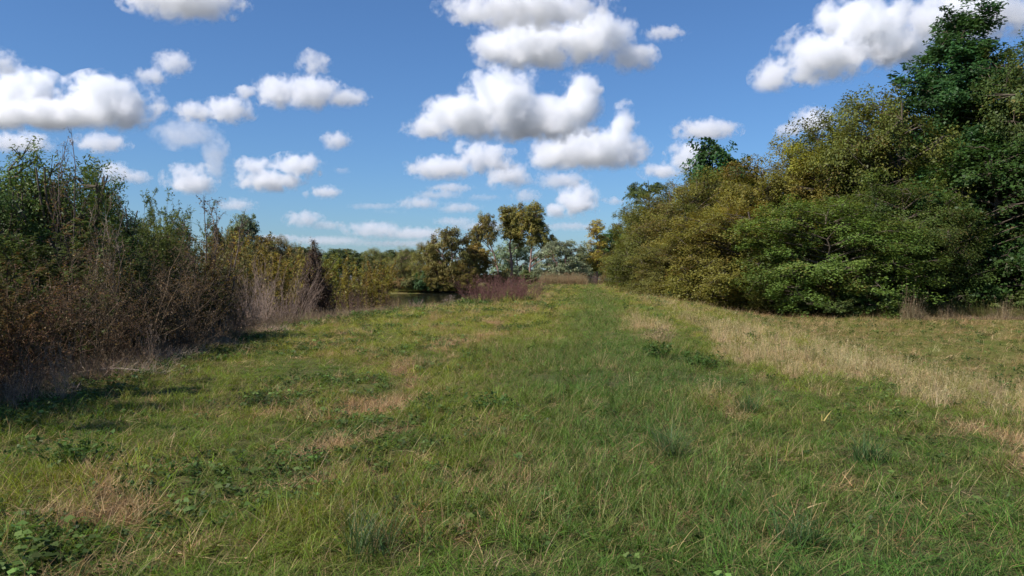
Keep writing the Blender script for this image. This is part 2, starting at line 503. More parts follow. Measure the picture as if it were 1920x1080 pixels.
def stem_shrub(seed, H, Wd, n_stem, n_twig, n_sub, base_r=0.25, stem_r=0.012, leaf_n=0, L=0.08, LW=0.016, leaf_t=0.35, twig_len=0.35, twig_ang=0.6, arch=0.0, seg=7, mat=None, twig_t=0.3, wob=0.04, heads=0, head_size=0.03, part='stems', hvar=0.45, leaf_droop=0.35, sub_len=0.4):
    """many stems from one root, twigs on them, finer twigs on those; leaves sit along the twigs"""
    rng = np.random.default_rng(seed)
    g, lf = Geo(), Geo()
    a = rng.uniform(0, 2 * math.pi, n_stem); q = rng.uniform(size=n_stem) ** 0.5
    base = np.column_stack([np.cos(a) * q * base_r, np.sin(a) * q * base_r, np.full(n_stem, -0.08)])
    ln = H * (1 - hvar * rng.uniform(size=n_stem) ** 1.3); ln[0] = H
    a2 = a + rng.normal(size=n_stem) * 0.5
    out = q * Wd / 2 * rng.uniform(0.5, 1.1, n_stem)
    tt = np.linspace(0, 1, seg + 1)
    P = np.zeros((n_stem, seg + 1, 3))
    for i, t in enumerate(tt):
        P[:, i] = base + np.column_stack([np.cos(a2) * out * t ** (1 + 0.6 * arch), np.sin(a2) * out * t ** (1 + 0.6 * arch), ln * (t - arch * 0.25 * t ** 3)])
        P[:, i, :2] += rng.normal(size=(n_stem, 2)) * wob * H * t * 0.35
    rs = stem_r * (0.6 + 0.8 * rng.uniform(size=n_stem))
    st = rng.uniform(0.65, 1.35, n_stem)
    for i in range(seg):
        g.sticks(P[:, i], P[:, i + 1], rs * (1 - 0.85 * tt[i]), rs * (1 - 0.85 * tt[i + 1]), st, 4)
    def at(P, idx, t):
        f = t * seg; i = np.minimum(f.astype(int), seg - 1); f = (f - i)[:, None]
        return P[idx, i] * (1 - f) + P[idx, i + 1] * f, unit(P[idx, i + 1] - P[idx, i])
    segs = []
    if n_twig:
        idx = np.repeat(np.arange(n_stem), n_twig); n = len(idx)
        t = twig_t + (1 - twig_t) * rng.uniform(size=n)
        p, d = at(P, idx, t)
        side = unit(np.cross(d, rand_dirs(rng, n)))
        ang = twig_ang * rng.uniform(0.6, 1.3, n)[:, None]
        td = unit(d * np.cos(ang) + side * np.sin(ang))
        tl = twig_len * H * (0.25 + 0.75 * (1 - t)) * rng.uniform(0.5, 1.2, n)
        m = p + td * tl[:, None] * 0.5; e = m + unit(td + np.array([0, 0, 0.25 - 0.5 * arch])) * tl[:, None] * 0.5
        r0 = rs[idx] * (1 - 0.8 * t) * 0.6 + 0.0012
        g.sticks(p, m, r0, r0 * 0.7, st[idx]); g.sticks(m, e, r0 * 0.7, 0.0012, st[idx])
        segs.append((p, m, idx)); segs.append((m, e, idx))
        if n_sub:
            j = np.repeat(np.arange(n), n_sub); k = len(j)
            f = rng.uniform(0.2, 1, k)[:, None]
            sp = np.where(f < 0.5, p[j] + (m[j] - p[j]) * f * 2, m[j] + (e[j] - m[j]) * (f * 2 - 1))
            sd = unit(td[j] + rng.normal(size=(k, 3)) * 0.55)
            se = sp + sd * (tl[j] * sub_len * rng.uniform(0.4, 1.1, k))[:, None]
            g.sticks(sp, se, 0.0022 * max(1, H / 3), 0.0010, st[idx[j]])
            segs.append((sp, se, idx[j]))
    ends = segs[-1][1] if segs else P[:, -1]
    if leaf_n:
        A = np.concatenate([s[0] for s in segs]); B = np.concatenate([s[1] for s in segs]); I = np.concatenate([s[2] for s in segs])
        keep = A[:, 2] > leaf_t * H * 0.9 * rng.uniform(0.6, 1.2, len(A))
        A, B, I = A[keep], B[keep], I[keep]
        wgt = np.linalg.norm(B - A, axis=1); wgt /= wgt.sum()
        s = rng.choice(len(A), leaf_n, p=wgt); f = rng.uniform(size=(leaf_n, 1))
        pos = A[s] + (B[s] - A[s]) * f
        ax = unit(unit(B[s] - A[s]) + rng.normal(size=(leaf_n, 3)) * 0.55 + np.array([0, 0, -leaf_droop]))
        sc = rng.uniform(0.6, 1.3, leaf_n)
        pos = pos + ax * (L * sc * 0.5)[:, None]
        nrm = unit(np.array([0, 0, 0.7]) + rng.normal(size=(leaf_n, 3)) * 0.6)
        stone = rng.uniform(0.7, 1.25, n_stem); sdry = rng.uniform(size=n_stem)
        lf.leaves(pos, nrm, ax, L * sc, LW * sc, stone[I[s]] * rng.uniform(0.7, 1.3, leaf_n), 0.5 * sdry[I[s]] + 0.5 * rng.uniform(size=leaf_n))
    if heads:
        s = rng.choice(len(ends), heads)
        pos = ends[s] + rng.normal(size=(heads, 3)) * head_size * 1.2
        lf.leaves(pos, rand_dirs(rng, heads), rand_dirs(rng, heads), head_size * rng.uniform(0.5, 1.4, heads), head_size * 0.6 * rng.uniform(0.5, 1.3, heads), rng.uniform(0.5, 1.3, heads), rng.uniform(size=heads))
    parts = [(part, g.mesh(part, BARK), 'bark')]
    if leaf_n or heads:
        parts.append(('foliage' if leaf_n else 'seed_heads', lf.mesh('foliage', mat or LEAF), 'leaf'))
    return Proto(H * 0.98, Wd, parts)

def put(pr, kind, label, cat, px, d, ytop=None, wpx=None, col=(0.1, 0.1, 0.03), dry=0.2, bark=(0.10, 0.075, 0.055), rz=0.0, group=None, sz=None, sxy=None, sink=0.0, wide=None):
    """set a plant where the line of sight of column px meets the land d metres out; its height and width follow from what is seen"""
    x = (px - 960) / FPX * d; y = d
    z = hz(x, y) - sink
    if ytop is not None: sz = (CAM_Z + (HORIZON - ytop) / FPX * d - z) / pr.H
    if wpx is not None: sxy = wpx / FPX * d / pr.W
    if sxy is None: sxy = sz
    r = bpy.data.objects.new(kind, None); C.objects.link(r)
    r.empty_display_size = 0.3
    r.location = (x, y, z); r.rotation_euler = (0, 0, rz); r.scale = (sxy, sxy, sz)
    tag(r, label, cat, group)
    for nm, me, typ in pr.parts:
        o = link(nm, me, r)
        c = col if typ == 'leaf' else bark
        o.color = (c[0], c[1], c[2], 1.0)
        if typ == 'leaf': o['dry'] = float(dry)
        if nm == 'seed_heads': o['kind'] = 'stuff'
    return r
# ------------------------------------------------------------------ kinds of tree
def bushy(seed, n=192, L=0.125, W=0.075, droop=0.25, per=395, flat=1.0):
    rng = np.random.default_rng(seed)
    lobes = [(0, 0, 5.6, 3.6, 3.6, 4.0), (0, 0, 2.4, 3.9, 3.9, 2.4)]
    for i in range(5):
        a = rng.uniform(0, 6.28); lobes.append((2.0 * math.cos(a), 2.0 * math.sin(a), rng.uniform(3.5, 8.2), rng.uniform(1.4, 2.3), rng.uniform(1.4, 2.3), rng.uniform(1.2, 2.0)))
    tr = [([(0, 0, -0.2), (0.2, 0.1, 3), (-0.2, 0.3, 6), (0.1, 0.2, 9.2)], 0.19), ([(0.3, 0.1, -0.2), (1.2, 0.6, 3), (2.0, 1.2, 6.5)], 0.12), ([(-0.3, 0, -0.2), (-1.2, -0.7, 2.8), (-2.1, -0.9, 6.3)], 0.12)]
    return crown_tree(seed, 10, lobes, n, 0.95, per, L, W, tr, flat=flat, droop=droop, shell=0.62, spread=0.41)

BUSHY = [bushy(1), bushy(2, droop=0.5), bushy(3, L=0.105, W=0.065, droop=0.4, flat=1.0)]
BROAD = bushy(4, n=180, L=0.155, W=0.13, droop=0.1, per=260, flat=1.05)

def tall_dark():
    rng = np.random.default_rng(9)
    lobes = [(0, 0, 6.5, 3.4, 3.4, 5.2), (0, 0, 3.5, 4.2, 4.2, 3.0)]
    tr = [([(0, 0, -0.2), (0.1, 0.2, 6), (-0.1, 0.1, 12), (0, 0, 17.0)], 0.34)]
    for i in range(34):                                   # upswept branch ends that break the outline
        a = rng.uniform(0, 6.28); z = rng.uniform(8.5, 16.8); r = 4.4 * (1 - (z - 8) / 10.5) * rng.uniform(0.55, 1.05)
        lobes.append((r * math.cos(a), r * math.sin(a), z, 0.42, 0.42, 0.95))
    lobes += [(0, 0, 11.6, 2.5, 2.5, 2.6), (0.3, 0, 14.0, 1.5, 1.5, 1.8), (0, 0, 12.5, 0.9, 0.9, 3.0), (1.0, 0.3, 15.6, 0.4, 0.4, 1.3), (-1.0, -0.2, 15.8, 0.4, 0.4, 1.3), (0.1, 0, 16.9, 0.35, 0.35, 1.1)]
    return crown_tree(9, 18, lobes, 400, 0.62, 190, 0.19, 0.09, tr, flat=1.15, droop=-0.4, shell=0.5, upr=0.25)
TALL = tall_dark()

def feathery(seed):
    rng = np.random.default_rng(seed)
    lobes = []
    for i in range(15):
        a = rng.uniform(0, 6.28); z = rng.uniform(2.5, 9.3); r = 2.9 * math.sin(min(1.0, (10.3 - z) / 5.5) * 1.57)
        lobes.append((r * math.cos(a), r * math.sin(a), z, 1.3, 1.3, 0.35))
    lobes.append((0, 0, 4.5, 2.4, 2.4, 4.0))
    tr = [([(0, 0, -0.2), (0.2, 0, 4), (0.0, 0.3, 7), (0.3, 0.1, 9.5)], 0.16)]
    return crown_tree(seed, 10, lobes, 120, 0.8, 170, 0.20, 0.085, tr, flat=0.35, droop=0.5, shell=0.2)
FEATHER = feathery(12)

def round_top(seed, n=95, L=0.28, W=0.2, per=150, H=10.0):
    lobes = [(0, 0, 6.2, 2.9, 2.9, 3.2), (0.8, 0.2, 8.0, 1.6, 1.6, 1.5), (-1.2, 0.3, 7.0, 1.6, 1.6, 1.5), (0, 0, 3.4, 2.4, 2.4, 1.8)]
    tr = [([(0, 0, -0.2), (0.1, 0.1, 4), (-0.2, 0, 8.5)], 0.2)]
    return crown_tree(seed, H, lobes, n, 0.95, per, L, W, tr, flat=0.85, droop=0.1, shell=0.55)
ROUND = [round_top(21), round_top(22, L=0.24)]

def airy(seed, lobes, trunks, n, per=120, r=0.95, droop=0.35):
    return crown_tree(seed, 14, lobes, n, r, per, 0.27, 0.15, trunks, flat=0.8, droop=droop, shell=0.15, squash_ground=False, twigs=8, minz=1.0)
AIRY_LEAN = airy(31, [(-4.2, 0, 9.8, 1.7, 1.7, 1.5), (-2.4, 0.5, 11.6, 1.9, 1.6, 1.7), (-5.0, 0.3, 7.6, 1.2, 1.3, 1.2), (-1.6, -0.4, 9.2, 1.1, 1.1, 1.3), (-3.6, 0.3, 6.4, 1.2, 1.2, 0.9)],
    [([(1.4, 0, -0.2), (0.6, 0, 3), (-0.5, 0.1, 6.4), (-2.2, 0.2, 9.8), (-2.6, 0.3, 12.3)], 0.24), ([(-0.4, 0.1, 6), (-2.6, 0, 8.3), (-4.4, 0, 10)], 0.11), ([(-0.2, 0.1, 5), (-2.4, 0, 6.2), (-4.6, 0.2, 7.6)], 0.09)], 88, 150)
AIRY_TALL = airy(32, [(0.1, 0, 11.9, 1.9, 1.8, 1.9), (0.6, 0, 9.4, 1.5, 1.5, 1.4), (-0.9, 0.2, 10.0, 1.1, 1.1, 1.2), (1.4, 0.2, 7.6, 0.9, 0.9, 1.0)],
    [([(0, 0, -0.2), (0.1, 0, 4), (-0.1, 0.1, 8), (0.1, 0, 12.8)], 0.24), ([(0, 0, 5.5), (1.0, 0, 7.2), (1.5, 0.1, 8)], 0.09)], 76, 150)
AIRY_FULL = airy(33, [(0.2, 0, 12.0, 2.3, 2.0, 2.0), (0.9, 0, 9.6, 2.2, 1.9, 1.5), (3.0, 0.3, 7.6, 1.4, 1.4, 1.5), (-1.0, 0.2, 10.6, 1.3, 1.3, 1.5), (0.4, 0, 7.6, 1.2, 1.2, 1.2), (3.6, 0, 5.8, 0.9, 0.9, 1.1)],
    [([(0, 0, -0.2), (-0.2, 0, 3.5), (0.2, 0.1, 7.5), (0.4, 0, 12.8)], 0.26), ([(-0.1, 0, 4.2), (1.6, 0, 6.2), (3.1, 0.2, 8)], 0.11)], 108, 150)
AIRY_SLIM = airy(34, [(0, 0, 11.4, 1.5, 1.4, 2.1), (0.8, 0.2, 9.2, 1.3, 1.3, 1.3), (-1.0, 0, 8.4, 1.2, 1.2, 1.4), (0.2, 0, 6.6, 1.5, 1.5, 1.6), (-0.9, 0, 4.6, 1.4, 1.4, 1.3), (0.8, 0, 4.0, 1.4, 1.4, 1.4)],
    [([(0, 0, -0.2), (0.1, 0, 6), (0.1, 0.1, 12.6)], 0.2)], 78)
def silver(seed):
    lobes = [(0, 0, 5.0, 3.9, 3.7, 3.6), (1.5, 0, 7.0, 1.9, 1.9, 1.5), (-1.7, 0, 6.4, 1.9, 1.9, 1.7), (0, 0, 2.2, 4.0, 4.0, 1.8)]
    tr = [([(0, 0, -0.2), (0.1, 0, 3), (0.3, 0, 7.5)], 0.22), ([(0, 0, 1.2), (-1.2, 0, 4), (-2, 0, 6.4)], 0.12)]
    return crown_tree(seed, 9, lobes, 105, 1.0, 130, 0.34, 0.14, tr, flat=0.7, droop=0.55, shell=0.6, upr=0.4)
SILVER = silver(41)
def low_bush(seed, L=0.14, W=0.085, n=46, per=190):
    rng = np.random.default_rng(seed)
    lobes = [(0, 0, 1.0, 1.7, 1.7, 1.1), (0.9, 0.2, 1.5, 0.9, 0.9, 0.9), (-0.8, -0.3, 1.3, 1.0, 1.0, 0.9)]
    tr = [([(0, 0, -0.1), (0.3, 0.1, 0.9), (0.7, 0.2, 1.9)], 0.04), ([(0, 0, -0.1), (-0.4, 0.1, 0.8), (-0.8, -0.2, 1.7)], 0.04), ([(0, 0, -0.1), (0, -0.4, 0.8), (0.2, -0.8, 1.5)], 0.035)]
    p = crown_tree(seed, 2.6, lobes, n, 0.48, per, L, W, tr, flat=0.7, droop=0.3, shell=0.5, minz=0.15)
    p.parts = [('stems' if a == 'trunk' else 'foliage', b, c) for a, b, c in p.parts]
    return p
LOWB = [low_bush(51), low_bush(52, L=0.12), low_bush(53, L=0.17, W=0.13)]
print('tree kinds', round(time.time() - T0, 1))

# ------------------------------------------------------------------ wooded edge on the right
OLV = (0.105, 0.105, 0.020); BRN = (0.128, 0.105, 0.022); GRN = (0.060, 0.092, 0.020); DGR = (0.032, 0.066, 0.020); YGR = (0.155, 0.140, 0.020); LGR = (0.084, 0.112, 0.024)
WOOD = 'trees of the wooded edge beside the field'
wood = [
 # kind, px, d, ytop, wpx, colour, dry, label
 (TALL, 1785, 69, 18, 290, DGR, 0.05, 'tallest tree, dark green with upswept spiky branch tips, over the wooded edge'),
 (BUSHY[0], 1950, 64, 90, 300, (0.05, 0.066, 0.018), 0.22, 'dark olive tree cut by the picture edge beside the tallest dark tree'),
 (BUSHY[1], 1680, 66, 148, 270, (0.088, 0.090, 0.020), 0.30, 'high olive tree leaning against the tallest dark tree, twigs showing on its slope'),
 (BUSHY[2], 1598, 69, 205, 230, OLV, 0.34, 'olive tree stepping down in front of the slanting cloud'),
 (BUSHY[1], 1505, 72, 246, 190, YGR, 0.16, 'yellow-green tree with a bright rounded top amid the olive trees'),
 (BUSHY[0], 1432, 71, 305, 220, BRN, 0.34, 'brown-tinged tree next below the yellow-green one'),
 (ROUND[0], 1350, 104, 264, 112, DGR, 0.02, 'dark green round-topped tree standing up behind the brown trees'),
 (BUSHY[2], 1312, 84, 326, 210, (0.118, 0.104, 0.023), 0.36, 'olive-brown tree right in front of the dark round treetop'),
 (BUSHY[1], 1395, 64, 392, 260, BRN, 0.36, 'rusty brown drooping tree at the middle of the wooded edge'),
 (BUSHY[0], 1560, 59, 378, 290, LGR, 0.2, 'pale green drooping tree at the front of the wooded edge'),
 (BUSHY[2], 1695, 60, 335, 250, (0.066, 0.085, 0.021), 0.26, 'mid green tree in front of the tallest dark tree'),
 (BROAD, 1850, 61, 270, 300, (0.040, 0.070, 0.018), 0.12, 'dark broad-leaved tree filling the front below the tallest tree'),
 (BROAD, 1985, 60, 330, 260, (0.045, 0.068, 0.020), 0.18, 'broad-leaved tree cut by the picture edge above the bleached weeds'),
 (BUSHY[1], 1252, 92, 352, 175, (0.092, 0.088, 0.022), 0.30, 'olive tree right behind the feathery tree'),
 (FEATHER, 1212, 108, 342, 92, (0.060, 0.078, 0.022), 0.15, 'feathery tree with layered side branches against the sky'),
 (BUSHY[0], 1218, 106, 392, 130, (0.110, 0.108, 0.022), 0.30, 'yellowish olive tree at the foot of the feathery tree'),
 (BUSHY[2], 1178, 135, 462, 90, (0.115, 0.085, 0.025), 0.48, 'brownish low tree beyond the feathery tree'),
 (ROUND[1], 1152, 165, 438, 74, (0.050, 0.078, 0.022), 0.06, 'round dark green tree right beside the yellow slim tree'),
 (BUSHY[1], 1292, 74, 455, 190, (0.108, 0.094, 0.024), 0.40, 'low olive-brown tree at the bend of the wooded edge'),
 (BUSHY[0], 1480, 62, 470, 210, (0.100, 0.092, 0.022), 0.36, 'low brown-olive tree between the rusty and the pale green tree'),
 (BUSHY[2], 1760, 74, 200, 230, (0.050, 0.072, 0.019), 0.14, 'dark tree filling the gap behind the mid green tree'),
 (BUSHY[1], 1900, 76, 210, 280, (0.042, 0.064, 0.018), 0.16, 'dark tree half hidden behind the broad-leaved trees'),
 (BUSHY[0], 1545, 78, 262, 220, (0.085, 0.092, 0.020), 0.26, 'olive tree behind the yellow-green tree, filling below the slanting cloud'),
 (BUSHY[2], 1390, 82, 330, 210, (0.098, 0.096, 0.021), 0.3, 'olive tree just right of the dark round treetop'),
 (BUSHY[0], 1640, 80, 190, 230, (0.070, 0.080, 0.020), 0.2, 'dark olive tree behind the high olive tree'),
 (BUSHY[0], 1620, 63, 430, 220, (0.070, 0.090, 0.022), 0.20, 'green lower tree between the pale and the mid green tree'),
]
rngp = np.random.default_rng(3)
for i, (pr, px, d, yt, wp, col, dry, lab) in enumerate(wood):
    put(pr, 'tree', lab, 'tree', px, d, yt + (0 if pr is TALL else (22 if 1480 < px < 1700 and yt < 300 else -6)), wp * (1.38 if pr is TALL else 1.27), (col[0] * 0.95, col[1] * 1.03, col[2] * 0.95), dry * 0.74, bark=(0.11, 0.085, 0.062), rz=rngp.uniform(0, 6.28), group=WOOD, sink=0.1)

edge = [
 (0, 1262, 79, 548, 60, (0.05, 0.075, 0.018), 0.1, 'dark green bush where the wooded edge meets the embankment'),
 (1, 1216, 92, 538, 50, (0.11, 0.115, 0.022), 0.15, 'bright yellow-green low bush below the feathery tree'),
 (2, 1305, 69, 530, 90, (0.042, 0.066, 0.017), 0.1, 'very dark bush under the low tree at the bend'),
 (0, 1370, 64, 540, 90, (0.055, 0.075, 0.018), 0.2, 'green bush under the rusty brown drooping tree'),
 (1, 1430, 60, 548, 90, (0.075, 0.082, 0.022), 0.3, 'olive bush at the foot of the low brown-olive tree'),
 (0, 1500, 58, 556, 110, (0.070, 0.088, 0.022), 0.2, 'greyish green bush below the pale green drooping tree'),
 (1, 1570, 55.5, 560, 110, (0.062, 0.082, 0.022), 0.16, 'spreading bush under the green lower tree'),
 (2, 1640, 56, 535, 110, (0.045, 0.072, 0.018), 0.12, 'dark leafy bush at the foot of the mid green tree'),
 (0, 1715, 57, 548, 100, (0.070, 0.086, 0.020), 0.22, 'mid green bush left of the bleached weeds'),
 (1, 1790, 58, 552, 100, (0.085, 0.090, 0.022), 0.30, 'yellowing bush behind the bleached weeds'),
 (2, 1870, 57, 545, 110, (0.060, 0.080, 0.020), 0.2, 'broad-leaved bush behind the right end of the bleached weeds'),
 (0, 1945, 56, 552, 100, (0.070, 0.080, 0.020), 0.25, 'bush cut by the picture edge beyond the bleached weeds'),
 (1, 1165, 130, 528, 40, (0.10, 0.078, 0.026), 0.5, 'small brownish bush at the far end of the wooded edge'),
 (2, 1186, 118, 524, 46, (0.08, 0.105, 0.02), 0.1, 'bright green bush below the brownish low tree'),
]
for k, px, d, yt, wp, col, dry, lab in edge:
    put(LOWB[k], 'bush', lab, 'bush', px, d, yt, wp * 1.15, col, dry, rz=rngp.uniform(0, 6.28), group='bushes at the foot of the wooded edge', sink=0.05)
print('wood', round(time.time() - T0, 1))

# ------------------------------------------------------------------ far end and pond shore
FAR = 'trees at the far end of the pond'
far = [
 (AIRY_LEAN, 930, 158, 400, 92, (0.118, 0.102, 0.028), 0.35, 'airy tree with a trunk leaning left and open brown crown', 0.0),
 (AIRY_TALL, 958, 162, 386, 56, (0.112, 0.102, 0.026), 0.30, 'upright airy tree between the leaning one and the fullest one', 0.4),
 (AIRY_FULL, 996, 157, 379, 80, (0.116, 0.104, 0.024), 0.28, 'fullest and highest of the airy trees, with a drooping side limb', 0.0),
 (SILVER, 968, 172, 448, 96, (0.105, 0.135, 0.075), 0.0, 'grey-green tree behind the trunks of the airy trees', 1.0),
 (SILVER, 1058, 147, 450, 104, (0.125, 0.140, 0.080), 0.0, 'silvery rounded tree left of the yellow slim tree', 0.3),
 (ROUND[0], 1098, 178, 474, 50, (0.12, 0.13, 0.05), 0.1, 'greyish tree squeezed between the silvery and the yellow slim tree', 2.0),
 (AIRY_SLIM, 1119, 150, 414, 44, (0.200, 0.165, 0.035), 0.2, 'slim yellow tree alone against the sky at the far end', 0.0),
 (SILVER, 846, 145, 424, 96, (0.092, 0.082, 0.024), 0.30, 'large rounded willow left of the airy trees, over the pond', 0.7),
 (ROUND[0], 893, 150, 458, 60, (0.130, 0.100, 0.026), 0.40, 'brownish tree under the leaning airy tree', 1.2),
 (BUSHY[0], 800, 147, 458, 70, (0.100, 0.095, 0.024), 0.30, 'olive tree on the far shore left of the large rounded willow', 2.5),
 (BUSHY[2], 757, 152, 466, 70, (0.098, 0.100, 0.030), 0.26, 'pale olive tree on the far shore, second left of the large willow', 1.5),
 (BUSHY[1], 712, 156, 470, 70, (0.090, 0.095, 0.030), 0.25, 'greenish tree on the far shore behind the yellow willows', 0.2),
 (BUSHY[0], 826, 144, 492, 60, (0.110, 0.092, 0.024), 0.36, 'low brown tree at the water under the large rounded willow', 0.9),
 (BUSHY[2], 872, 144, 490, 60, (0.120, 0.098, 0.024), 0.30, 'low yellow-brown tree at the water below the leaning airy tree', 4.0),
]
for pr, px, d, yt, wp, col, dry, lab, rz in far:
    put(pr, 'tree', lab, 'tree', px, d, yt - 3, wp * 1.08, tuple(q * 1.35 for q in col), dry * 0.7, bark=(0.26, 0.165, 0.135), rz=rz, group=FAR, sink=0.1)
shore = [
 (0, 794, 139, 508, 38, (0.035, 0.062, 0.02), 0.0, 'darkest green bush at the water of the far shore'),
 (1, 770, 140, 520, 40, (0.09, 0.09, 0.03), 0.3, 'olive bush on the far shore left of the darkest one'),
 (2, 824, 139, 523, 36, (0.07, 0.075, 0.025), 0.3, 'small olive bush on the far shore right of the darkest one'),
 (1, 742, 141, 520, 40, (0.14, 0.095, 0.04), 0.5, 'orange-brown bush on the far shore near the yellow willows'),
 (0, 858, 141, 518, 44, (0.075, 0.075, 0.025), 0.35, 'brown-green bush on the far shore behind the red shrubs'),
 (1, 930, 150, 505, 70, (0.085, 0.08, 0.025), 0.35, 'brownish bush directly behind the red shrubs'),
 (2, 1010, 150, 508, 60, (0.07, 0.085, 0.03), 0.1, 'green bush under the fullest airy tree'),
 (1, 1048, 148, 512, 60, (0.11, 0.095, 0.03), 0.3, 'low hedge-like olive bush in front of the silvery tree'),
 (0, 1098, 152, 505, 40, (0.05, 0.07, 0.022), 0.1, 'dark bush at the end of the mown track'),
]
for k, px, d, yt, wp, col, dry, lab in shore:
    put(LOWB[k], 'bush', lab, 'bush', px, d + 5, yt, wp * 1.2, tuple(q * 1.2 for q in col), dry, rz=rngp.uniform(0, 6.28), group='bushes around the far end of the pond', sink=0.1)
# skyline trees far beyond the pond
hor = [(600, 330, 474), (632, 300, 466), (664, 320, 466), (694, 360, 470), (725, 330, 468), (560, 310, 462), (520, 320, 466), (770, 340, 468), (480, 330, 464), (1075, 320, 482), (1130, 330, 480)]
hl = ['behind the brown vine-hung shrub', 'forming a green dome between the vine-hung shrub and the far shore', 'just right of the green dome', 'where the far wood dips lowest', 'above the yellow willows', 'left of the brown vine-hung shrub', 'over the tan shrubs', 'left of the large rounded willow', 'beside the distant round treetop', 'beyond the silvery tree', 'beyond the yellow slim tree']
for i, (px, d, yt) in enumerate(hor):
    put(ROUND[i % 2] if i % 3 else BUSHY[0], 'tree', 'distant skyline tree ' + hl[i], 'tree', px, d, yt, 62, (0.075, 0.095, 0.035), 0.12, rz=i * 1.3, group='distant skyline trees', sink=0.2)
print('far', round(time.time() - T0, 1))
# ------------------------------------------------------------------ left bank: willows, dead stalks, bare shrubs
def willow(seed, n=40000):
    return stem_shrub(seed, 5.2, 2.9, 26, 20, 4, base_r=0.45, stem_r=0.020, leaf_n=n, L=0.095, LW=0.026, leaf_t=0.12, twig_len=0.24, twig_ang=0.55, arch=0.1, mat=LEAF_FAR, twig_t=0.12, part='stems')
WILLOW = [willow(61), willow(62, 36000), willow(63, 26000)]
def willow_mass(seed):
    rng = np.random.default_rng(seed)
    lobes = [(0, 0, 2.2, 1.5, 1.5, 2.0)]
    for i in range(11):
        a = rng.uniform(0, 6.28); q = rng.uniform(0.1, 1.05); lobes.append((q * math.cos(a), q * math.sin(a), rng.uniform(2.2, 4.6 - 0.9 * q), 0.42, 0.42, 0.75))
    tr = [([(0.2 * math.cos(a), 0.2 * math.sin(a), -0.1), (0.5 * math.cos(a), 0.5 * math.sin(a), 2), (0.9 * math.cos(a), 0.9 * math.sin(a), 4.0)], 0.035) for a in rng.uniform(0, 6.28, 7)]
    p = crown_tree(seed, 5, lobes, 150, 0.42, 240, 0.085, 0.028, tr, flat=1.25, droop=-0.2, shell=0.45, upr=0.3, mat=LEAF_FAR, twigs=9, minz=0.4)
    p.parts = [('stems' if a == 'trunk' else 'foliage', b, c) for a, b, c in p.parts]
    return p
WILLOW += [willow_mass(67), willow_mass(68)]
def thicket(seed):
    return stem_shrub(seed, 4.0, 3.2, 40, 14, 3, base_r=0.9, stem_r=0.016, leaf_n=14000, L=0.13, LW=0.040, leaf_t=0.22, twig_len=0.24, twig_ang=0.5, mat=LEAF_FAR, twig_t=0.2)
THICK = [thicket(65), thicket(66)]
BARE = [stem_shrub(71, 2.6, 2.2, 16, 12, 4, base_r=0.35, stem_r=0.011, twig_len=0.34, twig_ang=0.95, heads=2600, head_size=0.040, twig_t=0.15, arch=0.3, wob=0.09),
        stem_shrub(72, 3.0, 2.0, 14, 14, 4, base_r=0.3, stem_r=0.013, twig_len=0.32, twig_ang=0.85, heads=2000, head_size=0.036, twig_t=0.2, wob=0.08),
        stem_shrub(73, 2.2, 2.4, 18, 11, 4, base_r=0.5, stem_r=0.010, twig_len=0.36, twig_ang=1.0, heads=3600, head_size=0.040, twig_t=0.1, arch=0.4, wob=0.1)]
SAPLING = stem_shrub(75, 4.6, 1.6, 9, 22, 4, base_r=0.25, stem_r=0.022, leaf_n=3200, L=0.06, LW=0.026, leaf_t=0.15, twig_len=0.17, twig_ang=0.5, heads=900, head_size=0.05, twig_t=0.15, hvar=0.35)
TWIGTOP = stem_shrub(76, 5.6, 1.5, 9, 18, 4, base_r=0.3, stem_r=0.020, twig_len=0.14, twig_ang=0.5, heads=700, head_size=0.035, twig_t=0.3, hvar=0.25, leaf_n=500, L=0.05, LW=0.02)
TAN = [stem_shrub(77, 2.6, 3.0, 46, 13, 4, base_r=0.8, stem_r=0.011, twig_len=0.30, twig_ang=0.6, twig_t=0.15), stem_shrub(78, 2.2, 2.2, 34, 13, 4, base_r=0.6, stem_r=0.010, twig_len=0.3, twig_ang=0.7, twig_t=0.1)]
RED = [stem_shrub(79, 1.9, 2.9, 80, 12, 4, base_r=0.9, stem_r=0.010, twig_len=0.30, twig_ang=0.5, twig_t=0.15, hvar=0.4, heads=2600, head_size=0.04), stem_shrub(80, 1.7, 2.4, 64, 12, 4, base_r=0.8, stem_r=0.010, twig_len=0.30, twig_ang=0.5, twig_t=0.15, heads=2000, head_size=0.04)]
def vine_cone():
    lobes = [(0, 0, 0.8, 0.95, 0.95, 0.8), (0.1, 0, 1.7, 0.75, 0.75, 0.8), (0, 0.1, 2.6, 0.55, 0.55, 0.7), (0.05, 0, 3.4, 0.36, 0.36, 0.5), (0.0, 0, 3.9, 0.16, 0.16, 0.3)]
    tr = [([(q, 0, -0.1), (q * 0.6, 0.1, 2), (0.05, 0, 4.2)], 0.05) for q in (-0.4, 0, 0.35)]
    p = crown_tree(81, 4.2, lobes, 150, 0.26, 110, 0.075, 0.04, tr, flat=1.3, droop=0.6, shell=0.55, twigs=10, minz=0.1)
    p.parts = [('stems' if a == 'trunk' else 'foliage', b, c) for a, b, c in p.parts]
    return p
VINE = vine_cone()
STALK = [stem_shrub(83, 1.5, 0.7, 14, 9, 3, base_r=0.06, stem_r=0.006, twig_len=0.16, twig_ang=0.5, twig_t=0.55, heads=420, head_size=0.022), stem_shrub(84, 1.2, 0.9, 22, 7, 3, base_r=0.07, stem_r=0.005, twig_len=0.18, twig_ang=0.6, twig_t=0.4, heads=500, head_size=0.022)]
print('bank kinds', round(time.time() - T0, 1))

